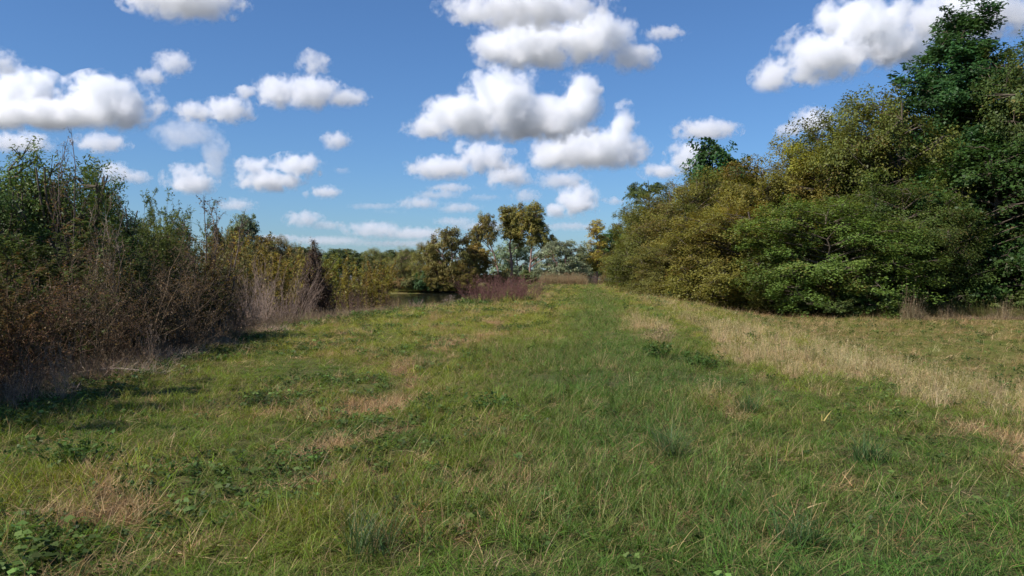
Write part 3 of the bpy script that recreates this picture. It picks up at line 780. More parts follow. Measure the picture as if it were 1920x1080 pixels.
WB = (0.105, 0.080, 0.060)
def willow_at(k, px, d, yt, wp, col, dry, lab, g='leafy willows on the pond bank'):
    put(WILLOW[k], 'willow_shrub', lab, 'willow', px, d, yt, wp * 1.15, col, dry, bark=(0.12, 0.095, 0.065), rz=rngp.uniform(0, 6.28), group=g)
willow_at(3, 112, 17.5, 272, 250, (0.066, 0.098, 0.020), 0.14, 'tallest green willow shrub, thick leafy head over the brown twigs')
willow_at(4, -40, 16.5, 290, 260, (0.050, 0.080, 0.020), 0.10, 'dark green willow shrub cut by the picture edge')
willow_at(4, 192, 21, 335, 190, (0.040, 0.068, 0.022), 0.06, 'dark green willow half hidden behind the tallest willow')
willow_at(2, 268, 20, 358, 135, (0.092, 0.115, 0.028), 0.16, 'lighter green willow with a pointed top next to the tallest willow')
willow_at(2, 338, 23, 376, 120, (0.085, 0.105, 0.028), 0.20, 'thin green willow beside the dead seed-topped sapling')
willow_at(3, 300, 25, 400, 160, (0.055, 0.078, 0.022), 0.14, 'low dark willow filling behind the thin green one')
willow_at(3, 30, 21, 320, 260, (0.050, 0.078, 0.02), 0.1, 'willow deep behind the brown twigs under the tallest willow')
willow_at(0, 60, 14.6, 420, 300, (0.055, 0.074, 0.020), 0.32, 'brownish-green leafy shrub filling the dark corner below the tallest willow', 'dusky undergrowth of the near bank')
willow_at(2, 215, 16.4, 440, 230, (0.060, 0.074, 0.022), 0.35, 'dusky leafy shrub under the lighter green willow', 'dusky undergrowth of the near bank')
willow_at(1, 340, 19.0, 470, 170, (0.058, 0.070, 0.022), 0.35, 'dusky leafy shrub at the foot of the thin green willow', 'dusky undergrowth of the near bank')
willow_at(1, -30, 12.6, 500, 220, (0.066, 0.060, 0.022), 0.5, 'dusky brown leafy shrub low at the picture edge', 'dusky undergrowth of the near bank')
put(TWIGTOP, 'bare_sapling', 'bare brown sapling whose twigs poke above the tallest willow', 'sapling', 112, 16.6, 246, 150, (0.09, 0.06, 0.045), 0.8, bark=(0.12, 0.09, 0.07), rz=0.6)
put(SAPLING, 'dead_sapling', 'dead grey-brown sapling with clustered seed tops right of the willows', 'sapling', 392, 19.5, 366, 130, (0.075, 0.055, 0.045), 0.7, bark=(0.12, 0.095, 0.08), rz=2.0)
put(TWIGTOP, 'pale_sapling', 'pale straight bare stem rising through the brown twigs', 'sapling', 196, 15.0, 352, 110, (0.12, 0.09, 0.06), 0.8, bark=(0.26, 0.20, 0.15), rz=1.4)

bare = [
 (0, 55, 12.0, 470, 260, (0.100, 0.066, 0.045), 'brown twiggy shrub in the nearest dark corner of the bank'),
 (2, -15, 10.6, 560, 200, (0.125, 0.070, 0.045), 'reddish brown fine-twigged shrub cut by the picture edge'),
 (1, 150, 13.2, 440, 190, (0.115, 0.085, 0.062), 'grey-brown twiggy shrub under the pale straight stem'),
 (1, 240, 14.6, 430, 180, (0.125, 0.092, 0.066), 'upright bare shrub below the lighter green willow'),
 (0, 305, 16.0, 470, 180, (0.120, 0.090, 0.068), 'bare shrub between the fallen branch and the dead sapling'),
 (1, 352, 17.6, 450, 150, (0.112, 0.084, 0.066), 'bare shrub directly in front of the thin green willow'),
 (0, 420, 20.5, 505, 120, (0.100, 0.078, 0.062), 'dark bare shrub at the foot of the dead sapling'),
 (2, 205, 13.8, 545, 170, (0.108, 0.076, 0.056), 'low tangled shrub behind the fallen branch'),
 (2, 330, 17.0, 565, 150, (0.135, 0.105, 0.085), 'low greyish shrub along the edge of the mown grass'),
]
for k, px, d, yt, wp, col, lab in bare:
    put(BARE[k], 'bare_shrub', lab, 'shrub', px, d, yt, wp * 1.1, (col[0] * 0.9, col[1] * 0.8, col[2] * 0.7), 0.35, bark=(col[0] * 1.05, col[1] * 0.98, col[2] * 0.8), rz=rngp.uniform(0, 6.28), group='bare brown shrubs on the near bank')

tan = [
 (0, 500, 30, 478, 150, (0.29, 0.205, 0.155), 'pale tan shrub of bare stems beyond the dead sapling'),
 (1, 455, 25.5, 515, 100, (0.30, 0.225, 0.17), 'lower tan shrub touching the dead sapling'),
 (1, 545, 33, 525, 90, (0.26, 0.185, 0.14), 'tan shrub at the foot of the brown vine-hung shrub'),
]
for k, px, d, yt, wp, col, lab in tan:
    put(TAN[k], 'tan_shrub', lab, 'shrub', px, d, yt, wp * 1.1, col, 0.2, bark=col, rz=rngp.uniform(0, 6.28), group='tan leafless shrubs')
put(VINE, 'vine_hung_shrub', 'dark brown pointed shrub hung with withered vine', 'shrub', 588, 34, 446, 82, (0.060, 0.040, 0.026), 0.12, bark=(0.09, 0.065, 0.05), rz=0.4)
th = [
 (0, 440, 40, 432, 130, (0.160, 0.122, 0.024), 0.3, 'yellow-olive thicket right behind the dead sapling'),
 (1, 520, 46, 458, 140, (0.150, 0.118, 0.026), 0.35, 'yellow-olive thicket behind the pale tan shrub'),
 (0, 655, 50, 478, 130, (0.130, 0.112, 0.022), 0.32, 'yellow-green willow thicket right of the vine-hung shrub'),
 (1, 690, 54, 486, 72, (0.160, 0.115, 0.026), 0.35, 'orange-tinged willow thicket next to the open water'),
 (1, 610, 60, 474, 110, (0.110, 0.115, 0.022), 0.2, 'green thicket peeping out behind the vine-hung shrub'),
 (0, 480, 62, 446, 120, (0.105, 0.098, 0.028), 0.3, 'olive thicket below the distant round treetop'),
 (1, 390, 36, 440, 120, (0.095, 0.085, 0.026), 0.3, 'olive thicket showing through the dead sapling'),
 (0, 560, 66, 462, 100, (0.110, 0.090, 0.030), 0.42, 'brown-tinged thicket just left of the vine-hung shrub'),
]
for k, px, d, yt, wp, col, dry, lab in th:
    put(THICK[k], 'willow_thicket', lab, 'willow', px, d, yt, wp * 1.15, col, dry, rz=rngp.uniform(0, 6.28), group='yellowing willow thickets along the pond')
put(ROUND[1], 'tree', 'distant light green treetop, round, over the olive thickets', 'tree', 456, 92, 400, 66, (0.125, 0.150, 0.075), 0.05, rz=0.3)
put(ROUND[0], 'tree', 'darker round tree in front of the distant light green treetop', 'tree', 442, 84, 424, 60, (0.078, 0.085, 0.022), 0.25, rz=1.3)
put(ROUND[1], 'tree', 'brownish tree just right of the distant light green treetop', 'tree', 500, 92, 442, 66, (0.115, 0.085, 0.034), 0.45, rz=2.3)
put(BUSHY[1], 'tree', 'olive tree between the light green treetop and the vine-hung shrub', 'tree', 540, 96, 446, 90, (0.105, 0.088, 0.028), 0.35, rz=0.3)
put(ROUND[0], 'tree', 'dark tree glimpsed behind the dead sapling', 'tree', 408, 80, 418, 40, (0.07, 0.075, 0.024), 0.3, rz=4)

red = [
 (0, 905, 47, 514, 92, 'wide wine-red leafless shrub nearest the pond end'),
 (1, 955, 51, 512, 80, 'middle wine-red leafless shrub, highest of the red clump'),
 (0, 988, 55, 518, 62, 'wine-red leafless shrub at the end of the clump by the track'),
]
for k, px, d, yt, wp, lab in red:
    put(RED[k], 'red_shrub', lab, 'shrub', px, d, yt, wp * 1.1, (0.125, 0.062, 0.045), 0.1, bark=(0.185, 0.090, 0.078), rz=rngp.uniform(0, 6.28), group='wine-red shrubs at the pond end')
redl = [(1, 690, 44, 535, 74, 'reddish brown twiggy shrub in front of the orange-tinged thicket'), (1, 735, 47, 555, 40, 'small reddish twiggy shrub at the open water'), (1, 560, 37, 555, 60, 'small brown twiggy shrub at the foot of the vine-hung shrub'), (1, 640, 41, 540, 70, 'brown twiggy shrub right of the vine-hung shrub'), (0, 1118, 128, 508, 34, 'brown twiggy shrub at the end of the mown track')]
for k, px, d, yt, wp, lab in redl:
    put(TAN[k] if k == 0 else RED[1], 'twiggy_shrub', lab, 'shrub', px, d, yt, wp, (0.125, 0.078, 0.05), 0.3, bark=(0.155, 0.098, 0.075), rz=rngp.uniform(0, 6.28), group='reddish twiggy shrubs along the bank')
# shrubs of the bank beside and behind the photographer: they shade the corner of the meadow
put(WILLOW[0], 'willow_shrub', 'green willow shrub on the bank beside the photographer', 'willow', -560, 8.0, None, None, (0.062, 0.092, 0.022), 0.14, rz=1.0, sz=1.0, sxy=1.2)
put(WILLOW[1], 'willow_shrub', 'dark willow shrub on the bank next to the reddish brown shrub', 'willow', -440, 9.6, None, None, (0.052, 0.082, 0.022), 0.14, rz=2.0, sz=0.9, sxy=1.2)
print('bank', round(time.time() - T0, 1))
# ------------------------------------------------------------------ grass and low weeds (nobody could count them)
def grass_material(name, inst=True, transl=0.36, rough=0.5, spec=0.18):
    m, nt, out = new_mat(name); b = NT(nt)
    if inst: base = b.attr('col', 'INSTANCER').outputs['Color']
    else: base = b.n('ShaderNodeObjectInfo').outputs['Color']
    t = b.attr('tone').outputs['Fac']; d = b.attr('dryness').outputs['Fac']
    col = b.mix(b.math('MULTIPLY', b.math('SUBTRACT', d, 0.80), 5.0, clamp=True), base, (0.36, 0.26, 0.12, 1))
    col = b.hsv(col, 0.5, 1.0, t)
    p = b.n('ShaderNodeBsdfPrincipled')
    b.link(col, p.inputs['Base Color']); p.inputs['Roughness'].default_value = rough; p.inputs['Specular IOR Level'].default_value = spec
    tr = b.n('ShaderNodeBsdfTranslucent'); b.link(b.hsv(col, 0.49, 1.1, 1.2), tr.inputs['Color'])
    mx = b.n('ShaderNodeMixShader'); mx.inputs[0].default_value = transl
    b.link(p.outputs[0], mx.inputs[1]); b.link(tr.outputs[0], mx.inputs[2]); b.link(mx.outputs[0], out.inputs['Surface'])
    return m
GRASS = grass_material('grass_blades')
GRASS_ONE = grass_material('grass_tussock', inst=False)

def blades(g, rng, n, rad, len0, len1, wid, lean, curl, seg=3, az=None, azs=6.3, z0=0.0):
    """n arching blades; lean and curl in radians from upright"""
    a = rng.uniform(0, 2 * math.pi, n); q = rad * np.sqrt(rng.uniform(size=n))
    p = np.column_stack([np.cos(a) * q, np.sin(a) * q, np.full(n, z0)])
    az = (rng.uniform(0, 2 * math.pi, n) if az is None else az + rng.normal(size=n) * azs)
    L = rng.uniform(len0, len1, n); w = wid * rng.uniform(0.6, 1.3, n)
    th = np.abs(lean * rng.uniform(0.3, 1.4, n)); cu = curl * rng.uniform(0.4, 1.5, n)
    dirh = np.column_stack([np.cos(az), np.sin(az), np.zeros(n)]); side = np.column_stack([-np.sin(az), np.cos(az), np.zeros(n)])
    tw = rng.normal(size=n) * 0.5
    side = unit(side * np.cos(tw)[:, None] + np.array([0, 0, 1.0]) * np.sin(tw)[:, None])
    rows = []
    for i in range(seg + 1):
        s = i / seg
        ww = w * (1 - s) ** 0.6 if i < seg else w * 0.06
        rows += [p - side * ww[:, None] / 2, p + side * ww[:, None] / 2]
        ang = th + cu * s
        p = p + (dirh * np.sin(ang)[:, None] + np.array([0, 0, 1.0]) * np.cos(ang)[:, None]) * (L / seg)[:, None]
        p[:, 2] = np.maximum(p[:, 2], 0.004)
    v = np.stack(rows, 1).reshape(-1, 3); m = 2 * (seg + 1)
    base = np.arange(n)[:, None] * m
    q4 = np.concatenate([(base + np.array([2 * i, 2 * i + 1, 2 * i + 3, 2 * i + 2])[None]) for i in range(seg)], 1).reshape(-1, 4)
    g._add(v, q4, np.repeat(rng.uniform(0.62, 1.4, n), seg), np.repeat(rng.uniform(size=n), seg))

def tuft_set(name, makers):
    col = bpy.data.collections.new(name)
    for i, mk in enumerate(makers):
        g = Geo(); mk(g, np.random.default_rng(500 + i * 7 + len(name)))
        me = g.mesh(name, GRASS)
        col.objects.link(bpy.data.objects.new(name + '_blades', me))
    return col

def up(n, l0, l1, w, lean=0.45, curl=0.9, rad=0.07):
    return lambda g, r: blades(g, r, n, rad, l0, l1, w, lean, curl)
def lodged(n, l0, l1, w, rad=0.07):
    return lambda g, r: (blades(g, r, n, rad, l0, l1, w, 1.0, 0.75, az=r.uniform(0, 6.28), azs=0.7), blades(g, r, n // 2, rad, l0 * 0.6, l1 * 0.7, w, 0.5, 0.9))
SET_GRASS = tuft_set('grass', [up(13, .07, .16, .0050, .6, 1.3), up(15, .06, .14, .0045, .8, 1.2), up(11, .09, .20, .0055, .6, 1.6), lodged(12, .10, .24, .005), lodged(13, .09, .20, .0045), lodged(11, .13, .28, .0055), up(14, .05, .12, .005, 1.0, .8), lodged(11, .14, .30, .006)])
SET_THATCH = tuft_set('thatch', [lambda g, r: blades(g, r, 15, .10, .08, .22, .0042, 1.45, 0.25, z0=0.015), lambda g, r: blades(g, r, 13, .10, .08, .26, .004, 1.35, 0.3, z0=0.02), lambda g, r: blades(g, r, 18, .12, .05, .16, .004, 1.4, 0.2, z0=0.012)])
def straw_tuft(g, r, n=12, h0=.25, h1=.5):
    blades(g, r, n, .09, h0, h1, .0048, 0.35, 0.7, seg=3)
    blades(g, r, n // 2, .10, h0 * .5, h1 * .6, .005, 1.0, 0.7)
    k = 5
    a = r.uniform(0, 6.28, k); top = np.column_stack([np.cos(a) * .10, np.sin(a) * .10, r.uniform(h0 * .9, h1 * 1.1, k)])
    b0 = np.column_stack([np.cos(a) * .03, np.sin(a) * .03, np.zeros(k)])
    g.sticks(b0, top, .0022, .0012, r.uniform(.8, 1.3, k))
    m = 9 * k
    c = np.repeat(top, 9, 0) + r.normal(size=(m, 3)) * np.array([.010, .010, .03])
    g.leaves(c, rand_dirs(r, m), rand_dirs(r, m) + np.array([0, 0, 1.2]), .022, .008, r.uniform(.6, 1.3, m), r.uniform(size=m) * .7)
SET_STRAW = tuft_set('straw', [lambda g, r: straw_tuft(g, r), lambda g, r: straw_tuft(g, r, 14, .18, .38), lambda g, r: straw_tuft(g, r, 10, .30, .6), lambda g, r: lodged(16, .18, .42, .005, .1)(g, r)])
def broad(g, r, n=12, rad=.09, L=.05, h=.08):
    a = r.uniform(0, 6.28, n); q = rad * np.sqrt(r.uniform(size=n))
    c = np.column_stack([np.cos(a) * q, np.sin(a) * q, r.uniform(.25, 1.0, n) * h])
    nrm = unit(np.array([0, 0, 1.0]) + r.normal(size=(n, 3)) * .4)
    sc = r.uniform(.6, 1.3, n)
    g.leaves(c, nrm, rand_dirs(r, n), L * sc, L * .72 * sc, r.uniform(.65, 1.25, n), r.uniform(size=n) * .85, fold=.1)
    g.sticks(np.column_stack([c[:, 0] * .5, c[:, 1] * .5, np.zeros(n)]), c, .0016, .0012, np.full(n, .9))
SET_WEED = tuft_set('weed', [lambda g, r: broad(g, r), lambda g, r: broad(g, r, 16, .11, .042, .07), lambda g, r: broad(g, r, 9, .08, .065, .12), lambda g, r: broad(g, r, 20, .12, .035, .10)])

def scatter(name, label, col, x, y, rgb, scl, seed, sz=None):
    """one object whose geometry nodes set a tuft on every point"""
    rng = np.random.default_rng(seed); n = len(x)
    z = height(x, y) - 0.006
    u, v = uv(x, y)
    rot = np.column_stack([rng.normal(size=n) * .10, rng.normal(size=n) * .10, rng.uniform(0, 6.283, n)])
    sc = np.column_stack([scl, scl, scl if sz is None else sz])
    me = mesh_np(name, np.column_stack([x, y, z]), attrs={'rot': ('POINT', 'FLOAT_VECTOR', rot), 'scl': ('POINT', 'FLOAT_VECTOR', sc), 'pick': ('POINT', 'INT', rng.integers(0, len(col.objects), n)), 'col': ('POINT', 'FLOAT_COLOR', np.column_stack([rgb, np.ones(n)]))})
    o = link(name, me)
    ng = bpy.data.node_groups.new(name + '_scatter', 'GeometryNodeTree')
    ng.interface.new_socket('Geometry', in_out='INPUT', socket_type='NodeSocketGeometry')
    ng.interface.new_socket('Geometry', in_out='OUTPUT', socket_type='NodeSocketGeometry')
    N = ng.nodes; Lk = ng.links
    gi, go = N.new('NodeGroupInput'), N.new('NodeGroupOutput')
    ip = N.new('GeometryNodeInstanceOnPoints'); ci = N.new('GeometryNodeCollectionInfo')
    ci.inputs['Collection'].default_value = col; ci.inputs['Separate Children'].default_value = True; ci.inputs['Reset Children'].default_value = True
    ip.inputs['Pick Instance'].default_value = True
    def na(nm, typ):
        a = N.new('GeometryNodeInputNamedAttribute'); a.data_type = typ; a.inputs['Name'].default_value = nm
        return a.outputs[0]
    er = N.new('FunctionNodeEulerToRotation')
    Lk.new(na('rot', 'FLOAT_VECTOR'), er.inputs[0]); Lk.new(er.outputs[0], ip.inputs['Rotation'])
    Lk.new(na('scl', 'FLOAT_VECTOR'), ip.inputs['Scale']); Lk.new(na('pick', 'INT'), ip.inputs['Instance Index'])
    Lk.new(gi.outputs[0], ip.inputs['Points']); Lk.new(ci.outputs[0], ip.inputs['Instance']); Lk.new(ip.outputs[0], go.inputs[0])
    md = o.modifiers.new('scatter', 'NODES'); md.node_group = ng
    o['instances'] = n
    return tag(o, label, None, None, 'stuff')

def field_points(rng, bins):
    """points over the land in and around the view, (d0, d1, per square metre)"""
    X, Y = [], []
    for d0, d1, den in bins:
        ha = R(50) if d1 < 13 else R(40)
        n = int(den * ha * (d1 * d1 - d0 * d0))
        r = np.sqrt(rng.uniform(d0 * d0, d1 * d1, n)); a = rng.uniform(-ha, ha, n)
        X.append(r * np.sin(a)); Y.append(r * np.cos(a) - 0.8)
    return np.concatenate(X), np.concatenate(Y)

rng = np.random.default_rng(900)
x, y = field_points(rng, [(1.9, 7, 320), (7, 12, 205), (12, 20, 110), (20, 34, 48), (34, 60, 20), (60, 110, 6), (110, 170, 2.0)])
u, v, gc, dead, lp, ln, lush, track, field = grass_zone(x, y)
dd = np.hypot(x, y)
ok = (u > left_edge(v) - 1.2 + rng.uniform(-.6, .6, len(x))) & (u < 34)
x, y, u, v, gc, dead, lp, ln, lush, track, field, dd = [q[ok] for q in (x, y, u, v, gc, dead, lp, ln, lush, track, field, dd)]
grow = 1.0 + 1.5 * sstep(9, 60, dd) + 1.2 * sstep(60, 160, dd)
pick = rng.uniform(size=len(x))
wn2 = fbm2(x * 0.7 + 31, y * 0.5, 77, 3)
weedp = np.clip(0.05 + 1.6 * (wn2 - 0.46) * sstep(0.5, 3.5, -u + 0.5) + 0.7 * sstep(0.4, 1.4, (left_edge(v) + 2.0) - u), 0, 0.55) * (1 - 0.7 * lush)
is_dead = pick < dead * 0.85
is_straw = ~is_dead & (rng.uniform(size=len(x)) < lp * 0.6)
is_weed = ~is_dead & ~is_straw & (rng.uniform(size=len(x)) < weedp)
is_grass = ~(is_dead | is_straw | is_weed)
def jit(n, a): return np.exp(rng.normal(size=(n, 1)) * a) * (1 + rng.normal(size=(n, 3)) * 0.05)
m = is_grass; n = m.sum()
c = gc[m] * jit(n, 0.22); yb = (rng.uniform(size=n) < 0.10)[:, None]; c = np.where(yb, c * 0.5 + np.array((0.17, 0.14, 0.05)) * 0.7, c)
scatter('grass', 'rough green meadow grass over the embankment', SET_GRASS, x[m], y[m], np.clip(c, 0.01, 0.8), grow[m] * rng.uniform(0.7, 1.25, n), 1, grow[m] ** 0.42 * ln[m] * rng.uniform(0.6, 1.25, n))
m = is_dead; n = m.sum()
c = (THATCH[None] * 1.15 + (STRAW - THATCH)[None] * (rng.uniform(size=(n, 1)) ** 2) * 0.8) * jit(n, 0.2)
scatter('dead_grass', 'matted brown dead grass between the green blades', SET_THATCH, x[m], y[m], np.clip(c, 0.01, 0.8), grow[m] * rng.uniform(0.7, 1.2, n), 2)
m = is_straw; n = m.sum()
c = STRAW[None] * jit(n, 0.18); gs = (rng.uniform(size=n) < 0.30)[:, None]; c = np.where(gs, np.array((0.20, 0.21, 0.055))[None] * jit(n, 0.2), c)
scatter('dry_grass', 'pale straw-coloured standing grass on the field slope', SET_STRAW, x[m], y[m], np.clip(c, 0.01, 0.8), grow[m] * rng.uniform(0.7, 1.2, n), 3, grow[m] ** 0.3 * rng.uniform(0.22, 0.7, n))
m = is_weed; n = m.sum()
c = np.array((0.085, 0.135, 0.032))[None] * jit(n, 0.3)
scatter('low_weeds', 'broad-leaved low weeds among the grass', SET_WEED, x[m], y[m], np.clip(c, 0.01, 0.8), grow[m] * rng.uniform(0.5, 1.0, n), 4)

# bleached grass fringe under the bank shrubs
n = 9000
v = 4 + 38 * rng.uniform(size=n) ** 1.4; u = left_edge(v) + 0.2 - 3.6 * rng.uniform(size=n) ** 0.8
x, y = xy(u, v)
ok = (height(x, y) > WATER_Z + 0.05); x, y, u, v = x[ok], y[ok], u[ok], v[ok]; n = len(x)
c = np.array((0.25, 0.185, 0.115))[None] * jit(n, 0.3)
scatter('bank_grass', 'bleached pinkish dead grass under the bank shrubs', SET_STRAW, x, y, np.clip(c, 0.01, 0.8), rng.uniform(0.8, 1.6, n), 5, rng.uniform(0.3, 0.9, n) * (1 - 0.5 * sstep(25, 40, v)))
n = 1100
v = rng.uniform(9.5, 24, n); u = left_edge(v) + 0.15 + rng.normal(size=n) * 0.28 + 0.5 * (fbm2(v * 0.6, v * 0, 91, 3) - 0.5)
ok = rng.uniform(size=n) < sstep(0.38, 0.62, fbm2(v * 0.9, u * 0.9, 92, 3)); u, v = u[ok], v[ok]; n = len(u)
x, y = xy(u, v)
scatter('bleached_litter', 'pale pinkish strip of dead litter along the foot of the shrubs', SET_THATCH, x, y, np.clip(np.array((0.38, 0.285, 0.20))[None] * jit(n, 0.25), 0.01, 0.85), rng.uniform(1.0, 1.8, n), 10)
# shore and field-edge growth
n = 9000
v = rng.uniform(141, 156, n); u = rng.uniform(-60, -6, n)
x, y = xy(u, v); ok = height(x, y) > WATER_Z - 0.1; x, y = x[ok], y[ok]; n = len(x)
scatter('shore_grass', 'bright yellow-green grass along the far shore', SET_STRAW, x, y, np.clip(np.array((0.19, 0.19, 0.045))[None] * jit(n, 0.3), 0.01, 0.8), rng.uniform(1.5, 3.2, n), 6, rng.uniform(0.5, 1.1, n))
n = 1300
px = rng.uniform(1690, 1990, n); d = rng.uniform(51.5, 56, n); x = (px - 960) / FPX * d; y = d
scatter('bleached_weeds', 'bleached tangle of dead weeds along the foot of the wood', SET_STRAW, x, y, np.clip(np.array((0.27, 0.205, 0.12))[None] * jit(n, 0.35), 0.01, 0.8), rng.uniform(1.5, 3.0, n), 7, rng.uniform(0.5, 1.7, n) * (0.25 + 2.6 * sstep(0.45, 0.75, fbm2(x * 0.35, y * 0.35, 8, 3))))
n = 5200
px = rng.uniform(1238, 2000, n); d = np.interp(px, [1238, 1300, 1400, 1500, 1600, 1700, 2000], [82, 72, 62, 58.5, 56, 55, 54.5]) + rng.uniform(-1.0, 2.5, n) + 2.5 * (fbm2(px * 0.02, px * 0, 4, 3) - 0.5)
x = (px - 960) / FPX * d; y = d; nz = fbm2(x * 0.5, y * 0.5, 18, 3)
c = np.where((rng.uniform(size=n) < nz - 0.05)[:, None], np.array((0.115, 0.130, 0.032))[None], np.array((0.24, 0.19, 0.09))[None])
scatter('verge_grass', 'uneven long grass spilling out from the foot of the wood', SET_STRAW, x, y, np.clip(c * jit(n, 0.3), 0.01, 0.8), rng.uniform(1.4, 2.8, n), 9, rng.uniform(0.4, 1.5, n) * (0.4 + 1.2 * nz))
n = 2600
px = rng.uniform(1015, 1098, n); d = rng.uniform(128, 140, n); x = (px - 960) / FPX * d; y = d
scatter('tall_dry_grass', 'tan tall grass band closing the far end of the track', SET_STRAW, x, y, np.clip(np.array((0.33, 0.245, 0.13))[None] * jit(n, 0.25), 0.01, 0.8), rng.uniform(2, 4, n), 8, rng.uniform(1.5, 3.0, n))
print('grass', round(time.time() - T0, 1))

# ------------------------------------------------------------------ plants of the meadow that stand out singly
def single(kind, label, cat, px, py, mk, col, seed, scale=1.0, part=None, group=None):
    d = CAM_Z * FPX / (py - HORIZON)
    for _ in range(6):                                   # the land is not level: find where the sight line meets it
        x = (px - 960) / FPX * d; zg = hz(x, d); d = (CAM_Z - zg) * FPX / (py - HORIZON)
    x = (px - 960) / FPX * d
    g = Geo(); mk(g, np.random.default_rng(seed))
    me = g.mesh(kind, GRASS_ONE)
    o = link(kind, me); o.color = (*col, 1); o.location = (x, d, hz(x, d) - 0.005); o.scale = (scale,) * 3
    return tag(o, label, cat, group)
def tussock(n, l0, l1, w=.006, lean=.35, curl=1.0, rad=.13):
    return lambda g, r: (blades(g, r, n, rad, l0, l1, w, lean, curl, seg=5), blades(g, r, n // 2, rad * 1.3, l0 * .6, l1 * .7, w, .8, .8, seg=4))
TG = 'single grass tussocks in the meadow'
single('grass_tussock', 'wide tussock of long arching blades at the middle of the lower meadow', 'grass tussock', 1255, 860, tussock(150, .25, .48), (0.085, 0.135, 0.045), 1, group=TG)
single('grass_tussock', 'spray of long blades nearest the lower edge, left of the middle', 'grass tussock', 690, 1040, tussock(110, .22, .45, .0055), (0.075, 0.125, 0.040), 2, group=TG)
single('grass_tussock', 'dark blue-green tussock at the lower right, before the brown patch', 'grass tussock', 1630, 870, tussock(170, .2, .38, .0055, .3), (0.060, 0.120, 0.036), 3, group=TG)
single('grass_tussock', 'dark tussock at the lower edge, in the right half', 'grass tussock', 1500, 1030, tussock(130, .2, .36, .0055, .3), (0.064, 0.122, 0.036), 4, group=TG)
single('grass_tussock', 'bluish tussock beside the foot of the straw slope', 'grass tussock', 1405, 775, tussock(120, .2, .36, .006, .3), (0.066, 0.126, 0.038), 5, group=TG)
single('grass_tussock', 'small upright yellow-green tussock left of the track centre', 'grass tussock', 790, 690, tussock(110, .18, .32, .006, .25), (0.14, 0.165, 0.045), 6, group=TG)
def dryclump(g, r):
    blades(g, r, 90, .22, .3, .62, .008, .5, .9, seg=4)
    blades(g, r, 60, .28, .2, .45, .009, 1.1, .7, seg=3)
    m = 130; c = r.normal(size=(m, 3)) * np.array([.15, .15, .08]) + np.array([0, 0, .30])
    g.leaves(c, rand_dirs(r, m), rand_dirs(r, m), .06, .02, r.uniform(.5, 1.2, m), r.uniform(size=m))
single('dry_clump', 'withered pale clump above the dark leafy weeds at the slope edge', 'dry plant', 1240, 645, dryclump, (0.40, 0.29, 0.16), 7, 1.1)
def leafy(n, rad, h, L):
    def f(g, r):
        k = n // 9; a = r.uniform(0, 6.28, k); q = rad * np.sqrt(r.uniform(size=k))
        tip = np.column_stack([np.cos(a) * q, np.sin(a) * q, h * r.uniform(.5, 1.0, k)]); b0 = tip * np.array([.6, .6, 0])
        g.sticks(b0, tip, .004, .002, np.full(k, .8))
        t = r.uniform(.25, 1.05, (n, 1)); j = r.integers(0, k, n)
        c = b0[j] + (tip[j] - b0[j]) * t + r.normal(size=(n, 3)) * .03
        sc = r.uniform(.6, 1.3, n)
        g.leaves(c, unit(np.array([0, 0, 1.0]) + r.normal(size=(n, 3)) * .5), rand_dirs(r, n), L * sc, L * .55 * sc, r.uniform(.6, 1.3, n), r.uniform(size=n) * .84, fold=.12)
    return f
LW = 'leafy green weeds standing in the meadow'
for px, py, rad, h, n, L, lab in [(1235, 672, .42, .34, 320, .07, 'dark leafy weed patch right under the withered pale clump'), (1310, 690, .40, .28, 300, .07, 'dark leafy weed patch between the withered clump and the straw slope'),
        (1885, 740, .20, .42, 170, .06, 'lone green leafy weed in brown grass near the right edge'), (1415, 640, .22, .25, 120, .06, 'small leafy weed in the straw, nearest the withered pale clump'), (1535, 672, .25, .24, 140, .06, 'small leafy weed in the middle of the straw slope'),
        (925, 770, .3, .22, 180, .06, 'leafy weed patch in the middle of the mown grass'), (475, 612, .9, .35, 520, .08, 'bright leafy weeds at the shadow edge beside the dead sapling'), (150, 870, .4, .24, 260, .06, 'dark leafy weed patch low in the shaded left corner'), (1175, 585, .2, .7, 90, .07, 'tall thin weed standing where the straw slope begins')]:
    single('leafy_weed', lab, 'weed', px, py, leafy(n, rad, h, L), (0.070, 0.125, 0.028) if px != 475 else (0.085, 0.150, 0.030), px, group=LW)
# pale stalks at the dark corner of the bank
for i, (px, d, yt, wp, col, lab) in enumerate([(60, 9.9, 640, 70, (0.20, 0.13, 0.09), 'reddish stalks standing at the grass edge of the dark corner'), (115, 10.2, 620, 60, (0.30, 0.22, 0.16), 'pale feathery stalks at the grass edge of the dark corner'), (285, 14.2, 600, 60, (0.27, 0.20, 0.15), 'pale dead stalks near the end of the fallen branch'), (20, 9.4, 690, 90, (0.24, 0.17, 0.13), 'short dead stalks at the picture edge by the mown grass'),
        (840, 46, 552, 40, (0.34, 0.26, 0.21), 'whitish dead stalks left of the wine-red shrubs'), (660, 36, 575, 50, (0.25, 0.18, 0.14), 'brown dead stalks along the crest before the yellow-green thicket'), (780, 42, 560, 40, (0.25, 0.18, 0.15), 'pinkish dead stalks in front of the open water')]):
    put(STALK[i % 2], 'dead_stalks', lab, 'dead stalks', px, d, yt, wp, tuple(c * .8 for c in col), 0.1, bark=col, rz=i, group='dead weed stalks on the bank')
